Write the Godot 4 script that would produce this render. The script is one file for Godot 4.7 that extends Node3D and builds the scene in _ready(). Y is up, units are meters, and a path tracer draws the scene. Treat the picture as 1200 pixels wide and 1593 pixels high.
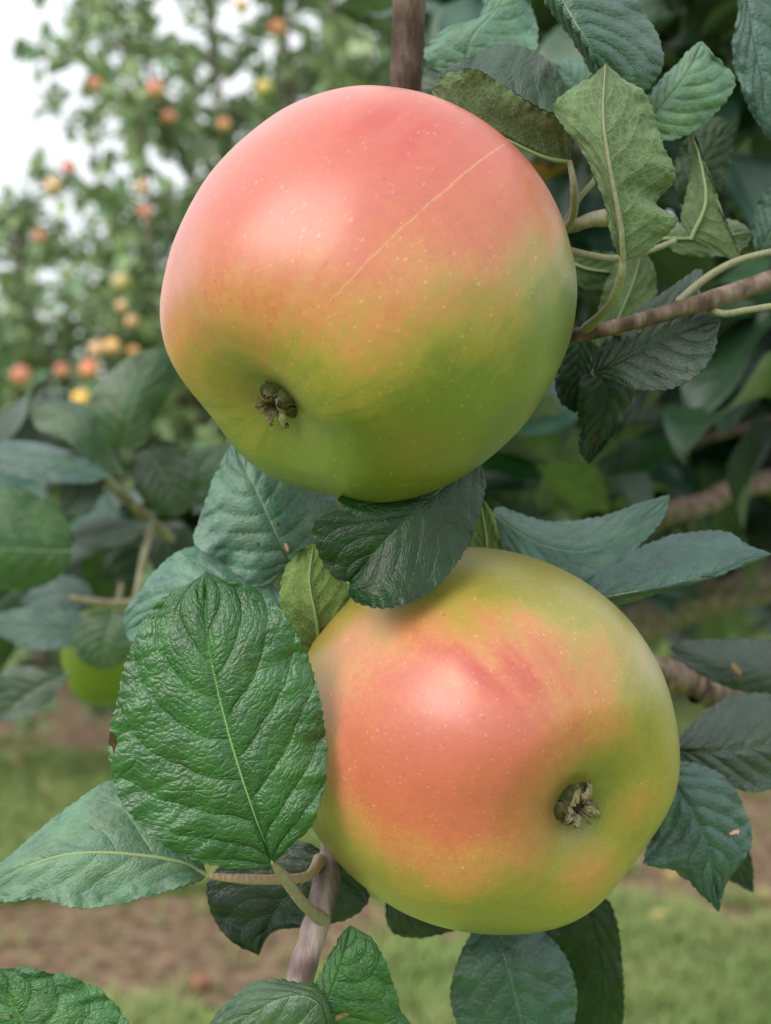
extends Node3D
# Two ripe apples on a leafy branch, an orchard behind. Units are metres, y is up, the camera looks along -z.

const EYE_HEIGHT := 1.2
const FIELD := 40.0
const TALL := [0.93, 0.93]
var pixel_slope := 2.0 * tan(deg_to_rad(FIELD / 2.0)) / 1593.0
var random := RandomNumberGenerator.new()
var bumpy := FastNoiseLite.new()
var taken := {}
var mat := {}
var variants := {}


func _ready() -> void:
	random.seed = 20
	bumpy.seed = 5
	bumpy.frequency = 1.0
	bumpy.noise_type = FastNoiseLite.TYPE_SIMPLEX_SMOOTH
	bumpy.fractal_octaves = 3
	make_camera()
	make_sky()
	make_materials()
	make_ground()
	make_far_trees()
	make_near_tree()
	make_left_branch()
	make_main_branch()
	make_upper_shoot()
	make_apples()
	make_far_apples()
	make_ground_litter()


func make_camera() -> void:
	var camera := Camera3D.new()
	camera.name = "camera"
	camera.fov = FIELD
	camera.near = 0.02
	camera.far = 900.0
	camera.position = Vector3(0, EYE_HEIGHT, 0)
	var lens := CameraAttributesPhysical.new()
	lens.frustum_focal_length = 24.0 / (2.0 * tan(deg_to_rad(FIELD / 2.0)))
	lens.frustum_focus_distance = 0.274
	lens.frustum_near = 0.02
	lens.frustum_far = 900.0
	lens.exposure_aperture = 11.8
	camera.attributes = lens
	camera.fov = FIELD
	add_child(camera)


func make_sky() -> void:
	var e := Environment.new()
	e.background_mode = Environment.BG_SKY
	var sky := Sky.new()
	var s := ProceduralSkyMaterial.new()
	s.sky_top_color = Color(0.97, 0.985, 1.0)
	s.sky_horizon_color = Color(0.80, 0.82, 0.835)
	s.sky_curve = 0.25
	s.sky_energy_multiplier = 1.6
	s.ground_horizon_color = Color(0.5, 0.53, 0.45)
	s.ground_bottom_color = Color(0.25, 0.28, 0.18)
	sky.sky_material = s
	e.sky = sky
	e.tonemap_mode = Environment.TONE_MAPPER_LINEAR
	e.tonemap_exposure = 0.56
	e.sdfgi_enabled = true
	e.ssao_enabled = true
	e.ssil_enabled = true
	var w := WorldEnvironment.new()
	w.name = "sky"
	w.environment = e
	add_child(w)
	var sun := DirectionalLight3D.new()
	sun.name = "sun"
	sun.light_energy = 1.6
	sun.light_angular_distance = 42.0
	sun.light_color = Color(1.0, 0.97, 0.93)
	sun.sky_mode = DirectionalLight3D.SKY_MODE_LIGHT_ONLY
	sun.shadow_enabled = true
	add_child(sun)
	sun.look_at_from_position(Vector3(-0.52, 0.60, 0.64), Vector3.ZERO)


# ---------------------------------------------------------------- helpers

func spot(px: float, py: float, d: float) -> Vector3:
	return Vector3((px - 600.0) * pixel_slope * d, EYE_HEIGHT - (py - 796.5) * pixel_slope * d, -d)


func numbered(called: String) -> String:
	var n: int = taken.get(called, -1) + 1
	taken[called] = n
	return called if n == 0 else "%s_%03d" % [called, n]


func tag(o: Node, label: String, category := "", group := "", kind := "") -> Node:
	if label:
		o.set_meta("label", label)
	if category:
		o.set_meta("category", category)
	if group:
		o.set_meta("group", group)
	if kind:
		o.set_meta("kind", kind)
	return o


func thing(called: String, where: Vector3, label: String, category: String, group := "") -> Node3D:
	var o := Node3D.new()
	o.name = numbered(called)
	o.position = where
	add_child(o)
	tag(o, label, category, group)
	return o


func world_of(o: Node) -> Vector3:
	var p := Vector3.ZERO
	while o is Node3D and o != self:
		p += o.position
		o = o.get_parent()
	return p


func place(called: String, mesh: Mesh, parent: Node, at := Vector3.ZERO) -> MeshInstance3D:
	var o := MeshInstance3D.new()
	o.name = numbered(called) if parent == self else called_in(parent, called)
	o.mesh = mesh
	o.position = at
	parent.add_child(o, true)
	return o


func called_in(parent: Node, called: String) -> String:
	var key := "%d %s" % [parent.get_instance_id(), called]
	var n: int = taken.get(key, -1) + 1
	taken[key] = n
	return called if n == 0 else "%s_%03d" % [called, n]


func spline(p: PackedVector3Array, u: float) -> Vector3:
	var n := p.size() - 1
	var x := clampf(u, 0.0, 1.0) * n
	var i := mini(int(x), n - 1)
	var f := x - i
	var a := p[i - 1] if i > 0 else p[0] * 2.0 - p[1]
	var b := p[i]
	var c := p[i + 1]
	var d := p[i + 2] if i + 2 <= n else p[n] * 2.0 - p[n - 1]
	return 0.5 * (2.0 * b + (c - a) * f + (2.0 * a - 5.0 * b + 4.0 * c - d) * f * f + (3.0 * b - a - 3.0 * c + d) * f * f * f)


func evenly(p: PackedVector3Array, n: int) -> PackedVector3Array:
	# n + 1 points at even distances (measured across x and y) along the spline through p
	var fine := PackedVector3Array()
	var far := PackedFloat32Array()
	var m := p.size() * 14
	var total := 0.0
	for i in m + 1:
		fine.append(spline(p, float(i) / m))
		if i:
			total += Vector2(fine[i].x - fine[i - 1].x, fine[i].y - fine[i - 1].y).length() + 1e-6
		far.append(total)
	var out := PackedVector3Array()
	var k := 0
	for i in n + 1:
		var want := total * i / n
		while k < m - 1 and far[k + 1] < want:
			k += 1
		out.append(fine[k].lerp(fine[k + 1], clampf((want - far[k]) / maxf(far[k + 1] - far[k], 1e-9), 0, 1)))
	return out


func points(list: Array) -> PackedVector3Array:
	var out := PackedVector3Array()
	for a in list:
		out.append(Vector3(a[0], a[1], a[2] if a.size() > 2 else 0.0))
	return out


func sheet_index(rows: int, cols: int, first: int, back: bool, idx: PackedInt32Array) -> void:
	for i in rows - 1:
		for j in cols - 1:
			var a := first + i * cols + j
			var b := a + 1
			var d := a + cols
			var c := d + 1
			if back:
				idx.append_array([a, c, d, a, b, c])
			else:
				idx.append_array([a, d, c, a, c, b])


func surface(mesh: ArrayMesh, v: PackedVector3Array, n: PackedVector3Array, uv: PackedVector2Array, idx: PackedInt32Array, m: Material, col := PackedColorArray()) -> void:
	var a := []
	a.resize(Mesh.ARRAY_MAX)
	a[Mesh.ARRAY_VERTEX] = v
	if n.size():
		a[Mesh.ARRAY_NORMAL] = n
	if uv.size():
		a[Mesh.ARRAY_TEX_UV] = uv
	if col.size():
		a[Mesh.ARRAY_COLOR] = col
	a[Mesh.ARRAY_INDEX] = idx
	mesh.add_surface_from_arrays(Mesh.PRIMITIVE_TRIANGLES, a)
	mesh.surface_set_material(mesh.get_surface_count() - 1, m)


func grid_normals(v: PackedVector3Array, rows: int, cols: int) -> PackedVector3Array:
	var n := PackedVector3Array()
	n.resize(rows * cols)
	for i in rows:
		var i0 := maxi(i - 1, 0) * cols
		var i1 := mini(i + 1, rows - 1) * cols
		for j in cols:
			var ds := v[i * cols + mini(j + 1, cols - 1)] - v[i * cols + maxi(j - 1, 0)]
			var dt := v[i1 + j] - v[i0 + j]
			n[i * cols + j] = ds.cross(dt).normalized()
	# the ends of a leaf shrink to a point: borrow from the next row
	for j in cols:
		if n[j].length() < 0.5 or cols > 3:
			n[j] = n[cols + j]
			n[(rows - 1) * cols + j] = n[(rows - 2) * cols + j]
	return n


class Tube:
	var v := PackedVector3Array()
	var n := PackedVector3Array()
	var uv := PackedVector2Array()
	var idx := PackedInt32Array()


func add_tube(t: Tube, p: PackedVector3Array, r: PackedFloat32Array, sides: int, rough := 0.0) -> void:
	var first := t.v.size()
	var e1 := Vector3.ZERO
	var far := 0.0
	for i in p.size():
		var along := (p[mini(i + 1, p.size() - 1)] - p[maxi(i - 1, 0)]).normalized()
		if i == 0:
			e1 = along.cross(Vector3(0.31, 0.2, 0.93)).normalized()
		else:
			far += p[i].distance_to(p[i - 1])
		e1 = (e1 - along * e1.dot(along)).normalized()
		var e2 := along.cross(e1)
		for k in sides + 1:
			var a := TAU * k / sides
			var out := e1 * cos(a) + e2 * sin(a)
			var rr := r[i]
			if rough > 0.0:
				rr *= 1.0 + rough * bumpy.get_noise_3d(p[i].x * 160.0 + out.x * 0.9, p[i].y * 160.0 + out.y * 0.9, p[i].z * 160.0 + out.z * 0.9)
			t.v.append(p[i] + out * rr)
			t.n.append(out)
			t.uv.append(Vector2(float(k) / sides, far * 20.0))
	sheet_index(p.size(), sides + 1, first, false, t.idx)
	for end in [0, p.size() - 1]:
		var c := t.v.size()
		var along: Vector3 = (p[0] - p[1]).normalized() if end == 0 else (p[end] - p[end - 1]).normalized()
		t.v.append(p[end] + along * r[end] * 0.3)
		t.n.append(along)
		t.uv.append(Vector2.ZERO)
		for k in sides:
			var a: int = first + end * (sides + 1) + k
			if end == 0:
				t.idx.append_array([c, a, a + 1])
			else:
				t.idx.append_array([c, a + 1, a])


func tube_mesh(t: Tube, m: Material) -> ArrayMesh:
	var mesh := ArrayMesh.new()
	surface(mesh, t.v, t.n, t.uv, t.idx, m)
	return mesh


func limb(parent: Node3D, called: String, list: Array, m: Material, steps := 24, sides := 12, rough := 0.12) -> MeshInstance3D:
	# list of [px, py, distance in cm, radius in mm]
	var at := world_of(parent)
	var c := PackedVector3Array()
	var rr := PackedVector3Array()
	for a in list:
		c.append(spot(a[0], a[1], a[2] / 100.0))
		rr.append(Vector3(a[3] / 1000.0, 0, 0))
	var base := c[0]
	var p := PackedVector3Array()
	var r := PackedFloat32Array()
	for i in steps + 1:
		p.append(spline(c, float(i) / steps) - base)
		r.append(spline(rr, float(i) / steps).x)
	var t := Tube.new()
	add_tube(t, p, r, sides, rough)
	return place(called, tube_mesh(t, m), parent, base - at)


func vein_height(u: float, t: float) -> float:
	# the quilting of a blade between its side veins, for the larger relief of the mesh
	var s := absf(u)
	var f := 7.0 * (t - 0.24 * s - 0.1 * s * s) + (0.0 if u < 0.0 else 0.5)
	var x := f - floorf(f)
	return sqrt(maxf(sin(PI * x), 0.0)) * minf(1.0, s * 6.0) * (1.0 - 0.5 * s) - exp(-s * s * 500.0) * 0.6


func leaf(parent: Node3D, d: float, mid: Array, left: Array, right: Array, top: Material, under: Material, o := {}) -> MeshInstance3D:
	# a blade through a midrib and two margins, all from base to tip, as [px, py, cm towards the viewer]; left and right as seen walking to the tip
	var nt: int = o.get("nt", 90)
	var ns: int = o.get("ns", 11)
	var face: float = o.get("face", 1.0)
	var curl: float = o.get("curl", 0.55)
	var relief: float = o.get("relief", 0.35) / 1000.0
	var tooth: float = o.get("tooth", 3.2)
	var wave: float = o.get("wave", 0.12)
	var vary := random.randf() * 50.0
	var mm := points(mid)
	var ends := [mm[0], mm[mm.size() - 1]]
	var mids := evenly(mm, nt)
	var sides := []
	for list in [left, right]:
		var q := PackedVector3Array([ends[0]])
		q.append_array(points(list))
		q.append(ends[1])
		sides.append(evenly(q, nt))
	# whichever margin lies on the right hand, seen from the face that is turned to the viewer
	var handed := 0.0
	for i in nt:
		handed += (mids[i + 1].x - mids[i].x) * (sides[1][i].y - sides[0][i].y) - (mids[i + 1].y - mids[i].y) * (sides[1][i].x - sides[0][i].x)
	if handed < 0.0:
		sides.reverse()
	var cols := 2 * ns + 1
	var rows := nt + 1
	var v := PackedVector3Array()
	var uv := PackedVector2Array()
	v.resize(rows * cols)
	uv.resize(rows * cols)
	var arc := [0.0, 0.0]
	for i in rows:
		var t := float(i) / nt
		for k in 2:
			var e: PackedVector3Array = sides[k]
			if i:
				arc[k] += Vector2(e[i].x - e[i - 1].x, e[i].y - e[i - 1].y).length()
		for j in cols:
			var s := float(j - ns) / ns
			var a := absf(s)
			var k := 0 if s < 0.0 else 1
			var e: Vector3 = sides[k][i]
			var m := mids[i]
			var x := m.x + (e.x - m.x) * a
			var y := m.y + (e.y - m.y) * a
			var z := m.z + (e.z - m.z) * (curl * a + (1.0 - curl) * a * a)
			z += wave * a * a * bumpy.get_noise_2d(arc[k] * 0.012 + vary, k * 9.0 + a * 0.6 + vary) * 2.0 * minf(1.0, minf(t, 1.0 - t) * 8.0)
			if tooth > 0.0:
				var q: float = arc[k] / 15.0 + 0.35 * bumpy.get_noise_1d(arc[k] * 0.05 + vary + k * 7.0)
				var saw := q - floorf(q)
				saw = (saw / 0.75 if saw < 0.75 else (1.0 - saw) / 0.25) - 0.4
				var out := Vector2(e.x - m.x, e.y - m.y)
				var grow := tooth * saw * pow(a, 8.0) * minf(1.0, minf(t, 1.0 - t) * 14.0)
				out = out.normalized() * grow if out.length() > 2.0 else Vector2.ZERO
				x += out.x
				y += out.y
			v[i * cols + j] = spot(x, y, d - z / 100.0)
			uv[i * cols + j] = Vector2(0.5 + 0.5 * s, t)
	var base := v[ns]
	for i in v.size():
		v[i] -= base
	var n := grid_normals(v, rows, cols)
	if face < 0.0:
		for i in n.size():
			n[i] = -n[i]
	if relief > 0.0:
		for i in rows:
			for j in cols:
				var k := i * cols + j
				v[k] += n[k] * relief * vein_height(float(j - ns) / ns, float(i) / nt) * minf(1.0, minf(i, nt - i) * 0.12)
		n = grid_normals(v, rows, cols)
		if face < 0.0:
			for i in n.size():
				n[i] = -n[i]
	var mesh := ArrayMesh.new()
	var half := 0.00014
	var tv := PackedVector3Array()
	var bv := PackedVector3Array()
	var bn := PackedVector3Array()
	for k in v.size():
		tv.append(v[k] + n[k] * half)
		bv.append(v[k] - n[k] * half)
		bn.append(-n[k])
	var ti := PackedInt32Array()
	var bi := PackedInt32Array()
	sheet_index(rows, cols, 0, face < 0.0, ti)
	sheet_index(rows, cols, 0, face > 0.0, bi)
	# the rim joins both faces along the two margins
	var buv := uv.duplicate()
	for k in [0, cols - 1]:
		var first := bv.size()
		for i in rows:
			var q: int = i * cols + k
			var out := (v[q] - v[i * cols + ns]).normalized()
			bv.append(tv[q])
			bv.append(bv[q])
			bn.append(out)
			bn.append(out)
			buv.append(uv[q])
			buv.append(uv[q])
		sheet_index(rows, 2, first, (k == 0) != (face > 0.0), bi)
	surface(mesh, tv, n, uv, ti, variants[top][random.randi() % 4] if variants.has(top) else top)
	surface(mesh, bv, bn, buv, bi, under)
	var blade := place(o.get("called", "leaf"), mesh, parent, base - world_of(parent))
	# scars: patches of dead skin lying on the blade, as [t, s, t, s, half width, kind]
	var marks: Array = o.get("marks", []).duplicate()
	if face > 0.0 and nt > 60 and nt < 120 and random.randf() < 0.4:
		for k in random.randi_range(1, 3):
			var q := Vector2(random.randf_range(0.15, 0.85), random.randf_range(-0.8, 0.8))
			var e := Vector2(random.randf_range(0.008, 0.03), random.randf_range(0.01, 0.06))
			marks.append([q.x, q.y, q.x + e.x, q.y + e.y, random.randf_range(0.006, 0.018), ["brown", "tan"][random.randi() % 2]])
	for a in marks:
		var mv := PackedVector3Array()
		var mn := PackedVector3Array()
		for i in 11:
			var u := i / 10.0
			var q := Vector2(lerpf(a[0], a[2], u), lerpf(a[1], a[3], u))
			var cross := (Vector2(a[2], a[3]) - Vector2(a[0], a[1])).orthogonal().normalized()
			q += cross * 0.5 * a[4] * bumpy.get_noise_1d(u * 3.0 + a[0] * 50.0)
			var wide: float = a[4] * sqrt(maxf(0.02, 1.0 - pow(2.0 * u - 1.0, 2.0))) * (1.0 + 0.7 * bumpy.get_noise_1d(u * 9.0 + a[1] * 30.0))
			for j in 5:
				var e := q + cross * wide * (j / 2.0 - 1.0)
				var fi := clampf(e.x, 0.0, 0.999) * nt
				var fj := clampf(e.y * 0.5 + 0.5, 0.0, 0.999) * (cols - 1)
				var k := int(fi) * cols + int(fj)
				var p := tv[k].lerp(tv[k + 1], fj - int(fj)).lerp(tv[k + cols].lerp(tv[k + cols + 1], fj - int(fj)), fi - int(fi))
				mv.append(p + n[k] * 0.00012)
				mn.append(n[k])
		var mi := PackedInt32Array()
		sheet_index(11, 5, 0, (mv[31] - mv[30]).cross(mv[35] - mv[30]).dot(mn[30]) < 0.0, mi)
		var mm_ := ArrayMesh.new()
		surface(mm_, mv, mn, PackedVector2Array(), mi, {"tan": mat.scar, "pink": mat.scar_pink, "brown": mat.scar_brown}[a[5]])
		place("scar", mm_, blade)
	# midrib
	var rib: float = o.get("rib", 0.55) / 1000.0
	if rib > 0.0:
		var p := PackedVector3Array()
		var r := PackedFloat32Array()
		var m := nt / 3
		for i in m + 1:
			var k := mini(i * 3, nt) * cols + ns
			var rr := rib * (1.0 - 0.86 * float(i) / m)
			p.append(v[k] - n[k] * rr * o.get("sunk", 0.35))
			r.append(rr)
		var t := Tube.new()
		add_tube(t, p, r, 7)
		place("midrib", tube_mesh(t, o.get("ribmat", mat.midrib)), blade)
	if o.has("stalk"):
		var c := PackedVector3Array([base])
		for a in o.stalk:
			c.append(spot(a[0], a[1], a[2] / 100.0))
		var p := PackedVector3Array()
		var r := PackedFloat32Array()
		var m := 16
		var thick: float = o.get("thick", 0.9) / 1000.0
		for i in m + 1:
			var u := float(i) / m
			p.append(spline(c, u) - base)
			r.append(lerpf(rib, thick, minf(1.0, u * 3.0)) * (1.0 + 0.55 * pow(maxf(0.0, u - 0.75) * 4.0, 2.0)))
		var t := Tube.new()
		add_tube(t, p, r, 10, 0.06)
		place("petiole", tube_mesh(t, o.get("stalkmat", mat.stalk)), blade)
	return blade


# ---------------------------------------------------------------- materials

func paint(c: Color, rough := 0.6, spec := 0.5) -> StandardMaterial3D:
	var m := StandardMaterial3D.new()
	m.albedo_color = c
	m.roughness = rough
	m.metallic_specular = spec
	return m


func noise_picture(frequency: float, colors: Array, offsets: Array, seed_ := 1, kind := FastNoiseLite.TYPE_SIMPLEX_SMOOTH, size := 512) -> NoiseTexture2D:
	var n := FastNoiseLite.new()
	n.seed = seed_
	n.noise_type = kind
	n.frequency = frequency
	n.fractal_octaves = 4
	var g := Gradient.new()
	g.colors = PackedColorArray(colors)
	g.offsets = PackedFloat32Array(offsets)
	var t := NoiseTexture2D.new()
	t.width = size
	t.height = size
	t.seamless = true
	t.noise = n
	t.color_ramp = g
	return t


func leaf_pictures() -> Array:
	var w := 560
	var h := 800
	var cell := FastNoiseLite.new()
	cell.seed = 3
	cell.noise_type = FastNoiseLite.TYPE_CELLULAR
	cell.cellular_return_type = FastNoiseLite.RETURN_DISTANCE2_SUB
	cell.frequency = 1.0
	cell.fractal_type = FastNoiseLite.FRACTAL_NONE
	var rise := PackedByteArray()
	var upper := PackedByteArray()
	var lower := PackedByteArray()
	rise.resize(w * h)
	upper.resize(w * h * 3)
	lower.resize(w * h * 3)
	for y in h:
		var t := (y + 0.5) / h
		for x in w:
			var u := 2.0 * (x + 0.5) / w - 1.0
			var s := absf(u)
			var wob := bumpy.get_noise_2d(t * 5.0, u * 2.0)
			var f := 7.0 * (t - 0.24 * s - 0.1 * s * s + 0.018 * wob) + (0.0 if u < 0.0 else 0.5)
			var q := f - floorf(f)
			var dist := minf(q, 1.0 - q)
			var side := exp(-dist * dist * 2200.0) * (1.0 - 0.75 * s)
			var rib := exp(-s * s * 3600.0)
			var c3 := clampf((cell.get_noise_2d((t - 0.12 * s) * 36.0 + 1.4 * wob, s * 6.5 + (40.0 if u < 0.0 else 0.0)) + 1.0) * 2.0, 0.0, 1.0)
			var c4 := clampf((cell.get_noise_2d((t - 0.06 * s) * 78.0 + 90.0, s * 18.0 + (70.0 if u < 0.0 else 0.0)) + 1.0) * 1.8, 0.0, 1.0)
			var bulge := sqrt(maxf(sin(PI * q), 0.0))
			var hh := 0.24 + 0.24 * bulge + 0.26 * sqrt(c3) + 0.14 * sqrt(c4) - 0.3 * side - 0.2 * rib
			rise[y * w + x] = int(clampf(hh, 0.0, 1.0) * 255.0)
			var warm := 0.03 * bumpy.get_noise_2d(u * 1.7 + 30.0, t * 2.4)
			var tone := 1.0 + 0.2 * wob + 0.1 * bumpy.get_noise_2d(u * 14.0, t * 20.0)
			var k := clampf(0.38 * side + 0.75 * rib + 0.16 * (1.0 - c3) + 0.05 * (1.0 - c4), 0.0, 1.0)
			var i := (y * w + x) * 3
			upper[i] = int(clampf(lerpf(0.31 * tone + 2.0 * warm, 0.54, k), 0, 1) * 255.0)
			upper[i + 1] = int(clampf(lerpf(0.405 * tone + warm, 0.63, k), 0, 1) * 255.0)
			upper[i + 2] = int(clampf(lerpf(0.31 * tone, 0.44, k), 0, 1) * 255.0)
			k = clampf(0.75 * side + 0.9 * rib + 0.42 * (1.0 - c3) + 0.16 * (1.0 - c4), 0.0, 1.0)
			lower[i] = int(clampf(lerpf(0.46 * tone, 0.68, k), 0, 1) * 255.0)
			lower[i + 1] = int(clampf(lerpf(0.53 * tone, 0.72, k), 0, 1) * 255.0)
			lower[i + 2] = int(clampf(lerpf(0.39 * tone, 0.56, k), 0, 1) * 255.0)
	return [
		ImageTexture.create_from_image(Image.create_from_data(w, h, false, Image.FORMAT_RGB8, upper)),
		ImageTexture.create_from_image(Image.create_from_data(w, h, false, Image.FORMAT_RGB8, lower)),
		ImageTexture.create_from_image(Image.create_from_data(w, h, false, Image.FORMAT_L8, rise)),
	]


func make_materials() -> void:
	var pics := leaf_pictures()
	# upper faces: name, tint, roughness, relief in cm
	for a in [  # pale and blue carry bluish sky sheen painted into the tint
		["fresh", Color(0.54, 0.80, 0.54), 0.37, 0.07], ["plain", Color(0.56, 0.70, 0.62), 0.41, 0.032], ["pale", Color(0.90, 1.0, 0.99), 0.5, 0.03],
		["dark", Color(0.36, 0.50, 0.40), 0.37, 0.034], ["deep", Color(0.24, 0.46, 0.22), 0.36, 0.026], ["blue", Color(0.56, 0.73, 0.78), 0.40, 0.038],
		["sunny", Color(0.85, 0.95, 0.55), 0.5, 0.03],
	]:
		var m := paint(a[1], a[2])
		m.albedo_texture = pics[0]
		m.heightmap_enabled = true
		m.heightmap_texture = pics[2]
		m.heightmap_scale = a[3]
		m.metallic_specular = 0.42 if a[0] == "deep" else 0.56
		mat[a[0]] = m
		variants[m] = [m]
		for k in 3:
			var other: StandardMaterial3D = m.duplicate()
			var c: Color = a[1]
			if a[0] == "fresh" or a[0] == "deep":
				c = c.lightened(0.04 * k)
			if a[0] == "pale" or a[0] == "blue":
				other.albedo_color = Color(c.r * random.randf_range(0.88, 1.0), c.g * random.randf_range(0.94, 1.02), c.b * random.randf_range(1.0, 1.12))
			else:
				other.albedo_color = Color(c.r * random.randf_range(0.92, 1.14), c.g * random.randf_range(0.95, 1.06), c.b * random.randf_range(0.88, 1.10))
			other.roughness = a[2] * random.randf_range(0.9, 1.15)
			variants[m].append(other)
	for a in [["under", Color(0.68, 0.73, 0.68)], ["under_light", Color(0.76, 0.82, 0.62)], ["under_dark", Color(0.52, 0.60, 0.50)]]:
		var m := paint(a[1], 0.75, 0.3)
		m.albedo_texture = pics[1]
		m.heightmap_enabled = true
		m.heightmap_texture = pics[2]
		m.heightmap_scale = 0.035
		m.heightmap_flip_texture = true
		m.rim_enabled = true
		m.rim = 0.3
		m.rim_tint = 0.4
		mat[a[0]] = m
	mat.midrib = paint(Color(0.52, 0.59, 0.41), 0.6)
	mat.midrib_dull = paint(Color(0.34, 0.43, 0.30), 0.6)
	mat.scar = paint(Color(0.54, 0.46, 0.31), 0.9, 0.2)
	mat.scar_pink = paint(Color(0.80, 0.60, 0.56), 0.9, 0.2)
	mat.scar_brown = paint(Color(0.27, 0.21, 0.13), 0.9, 0.2)
	mat.stalk = paint(Color(0.50, 0.50, 0.39), 0.7)
	mat.stalk_pale = paint(Color(0.60, 0.56, 0.48), 0.75, 0.3)
	mat.stalk_pink = paint(Color(0.66, 0.56, 0.46), 0.6)
	var grain := noise_picture(0.02, [Color.BLACK, Color.WHITE], [0.25, 0.75], 8, FastNoiseLite.TYPE_SIMPLEX_SMOOTH, 256)
	for m in [mat.stalk, mat.stalk_pale, mat.stalk_pink]:
		m.heightmap_enabled = true
		m.heightmap_texture = grain
		m.heightmap_scale = 0.02
		m.uv1_triplanar = true
		m.uv1_scale = Vector3(140, 50, 140)
	for a in [
		["bark", [Color(0.21, 0.15, 0.13), Color(0.30, 0.23, 0.20), Color(0.42, 0.36, 0.33)]],
		["bark_green", [Color(0.40, 0.36, 0.28), Color(0.52, 0.50, 0.40), Color(0.62, 0.60, 0.52)]],
		["bark_grey", [Color(0.34, 0.28, 0.28), Color(0.48, 0.41, 0.41), Color(0.66, 0.60, 0.58)]],
		["bark_mid", [Color(0.27, 0.21, 0.18), Color(0.38, 0.31, 0.27), Color(0.53, 0.47, 0.42)]],
		["bark_old", [Color(0.30, 0.26, 0.24), Color(0.42, 0.37, 0.34), Color(0.55, 0.51, 0.48)]],
	]:
		var m := paint(Color.WHITE, 0.75, 0.35)
		m.albedo_texture = noise_picture(0.012, a[1], [0.25, 0.5, 0.8], 4, FastNoiseLite.TYPE_SIMPLEX_SMOOTH, 256)
		m.heightmap_enabled = true
		m.heightmap_texture = grain
		m.heightmap_scale = 0.03
		m.uv1_triplanar = true
		m.uv1_scale = Vector3(60, 22, 60)
		mat[a[0]] = m


# ---------------------------------------------------------------- ground


func on_strip(x: float, z: float) -> float:
	# above zero on bare soil
	var a := Vector2(-9.0, -15.6)
	var b := Vector2(7.5, 0.9)
	var n := (b - a).orthogonal().normalized()
	var e := bumpy.get_noise_2d(x * 0.9, z * 0.9) * 0.55 + bumpy.get_noise_2d(x * 4.0, z * 4.0) * 0.2
	var first := 0.95 - absf(n.dot(Vector2(x, z) - a)) + e
	var second := 0.5 - absf(Vector2(x + 1.15, (z + 3.55) * 1.0).dot(Vector2(0.28, 0.96))) + e - maxf(0.0, x + 0.35) * 1.1
	return maxf(first, second)


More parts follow.
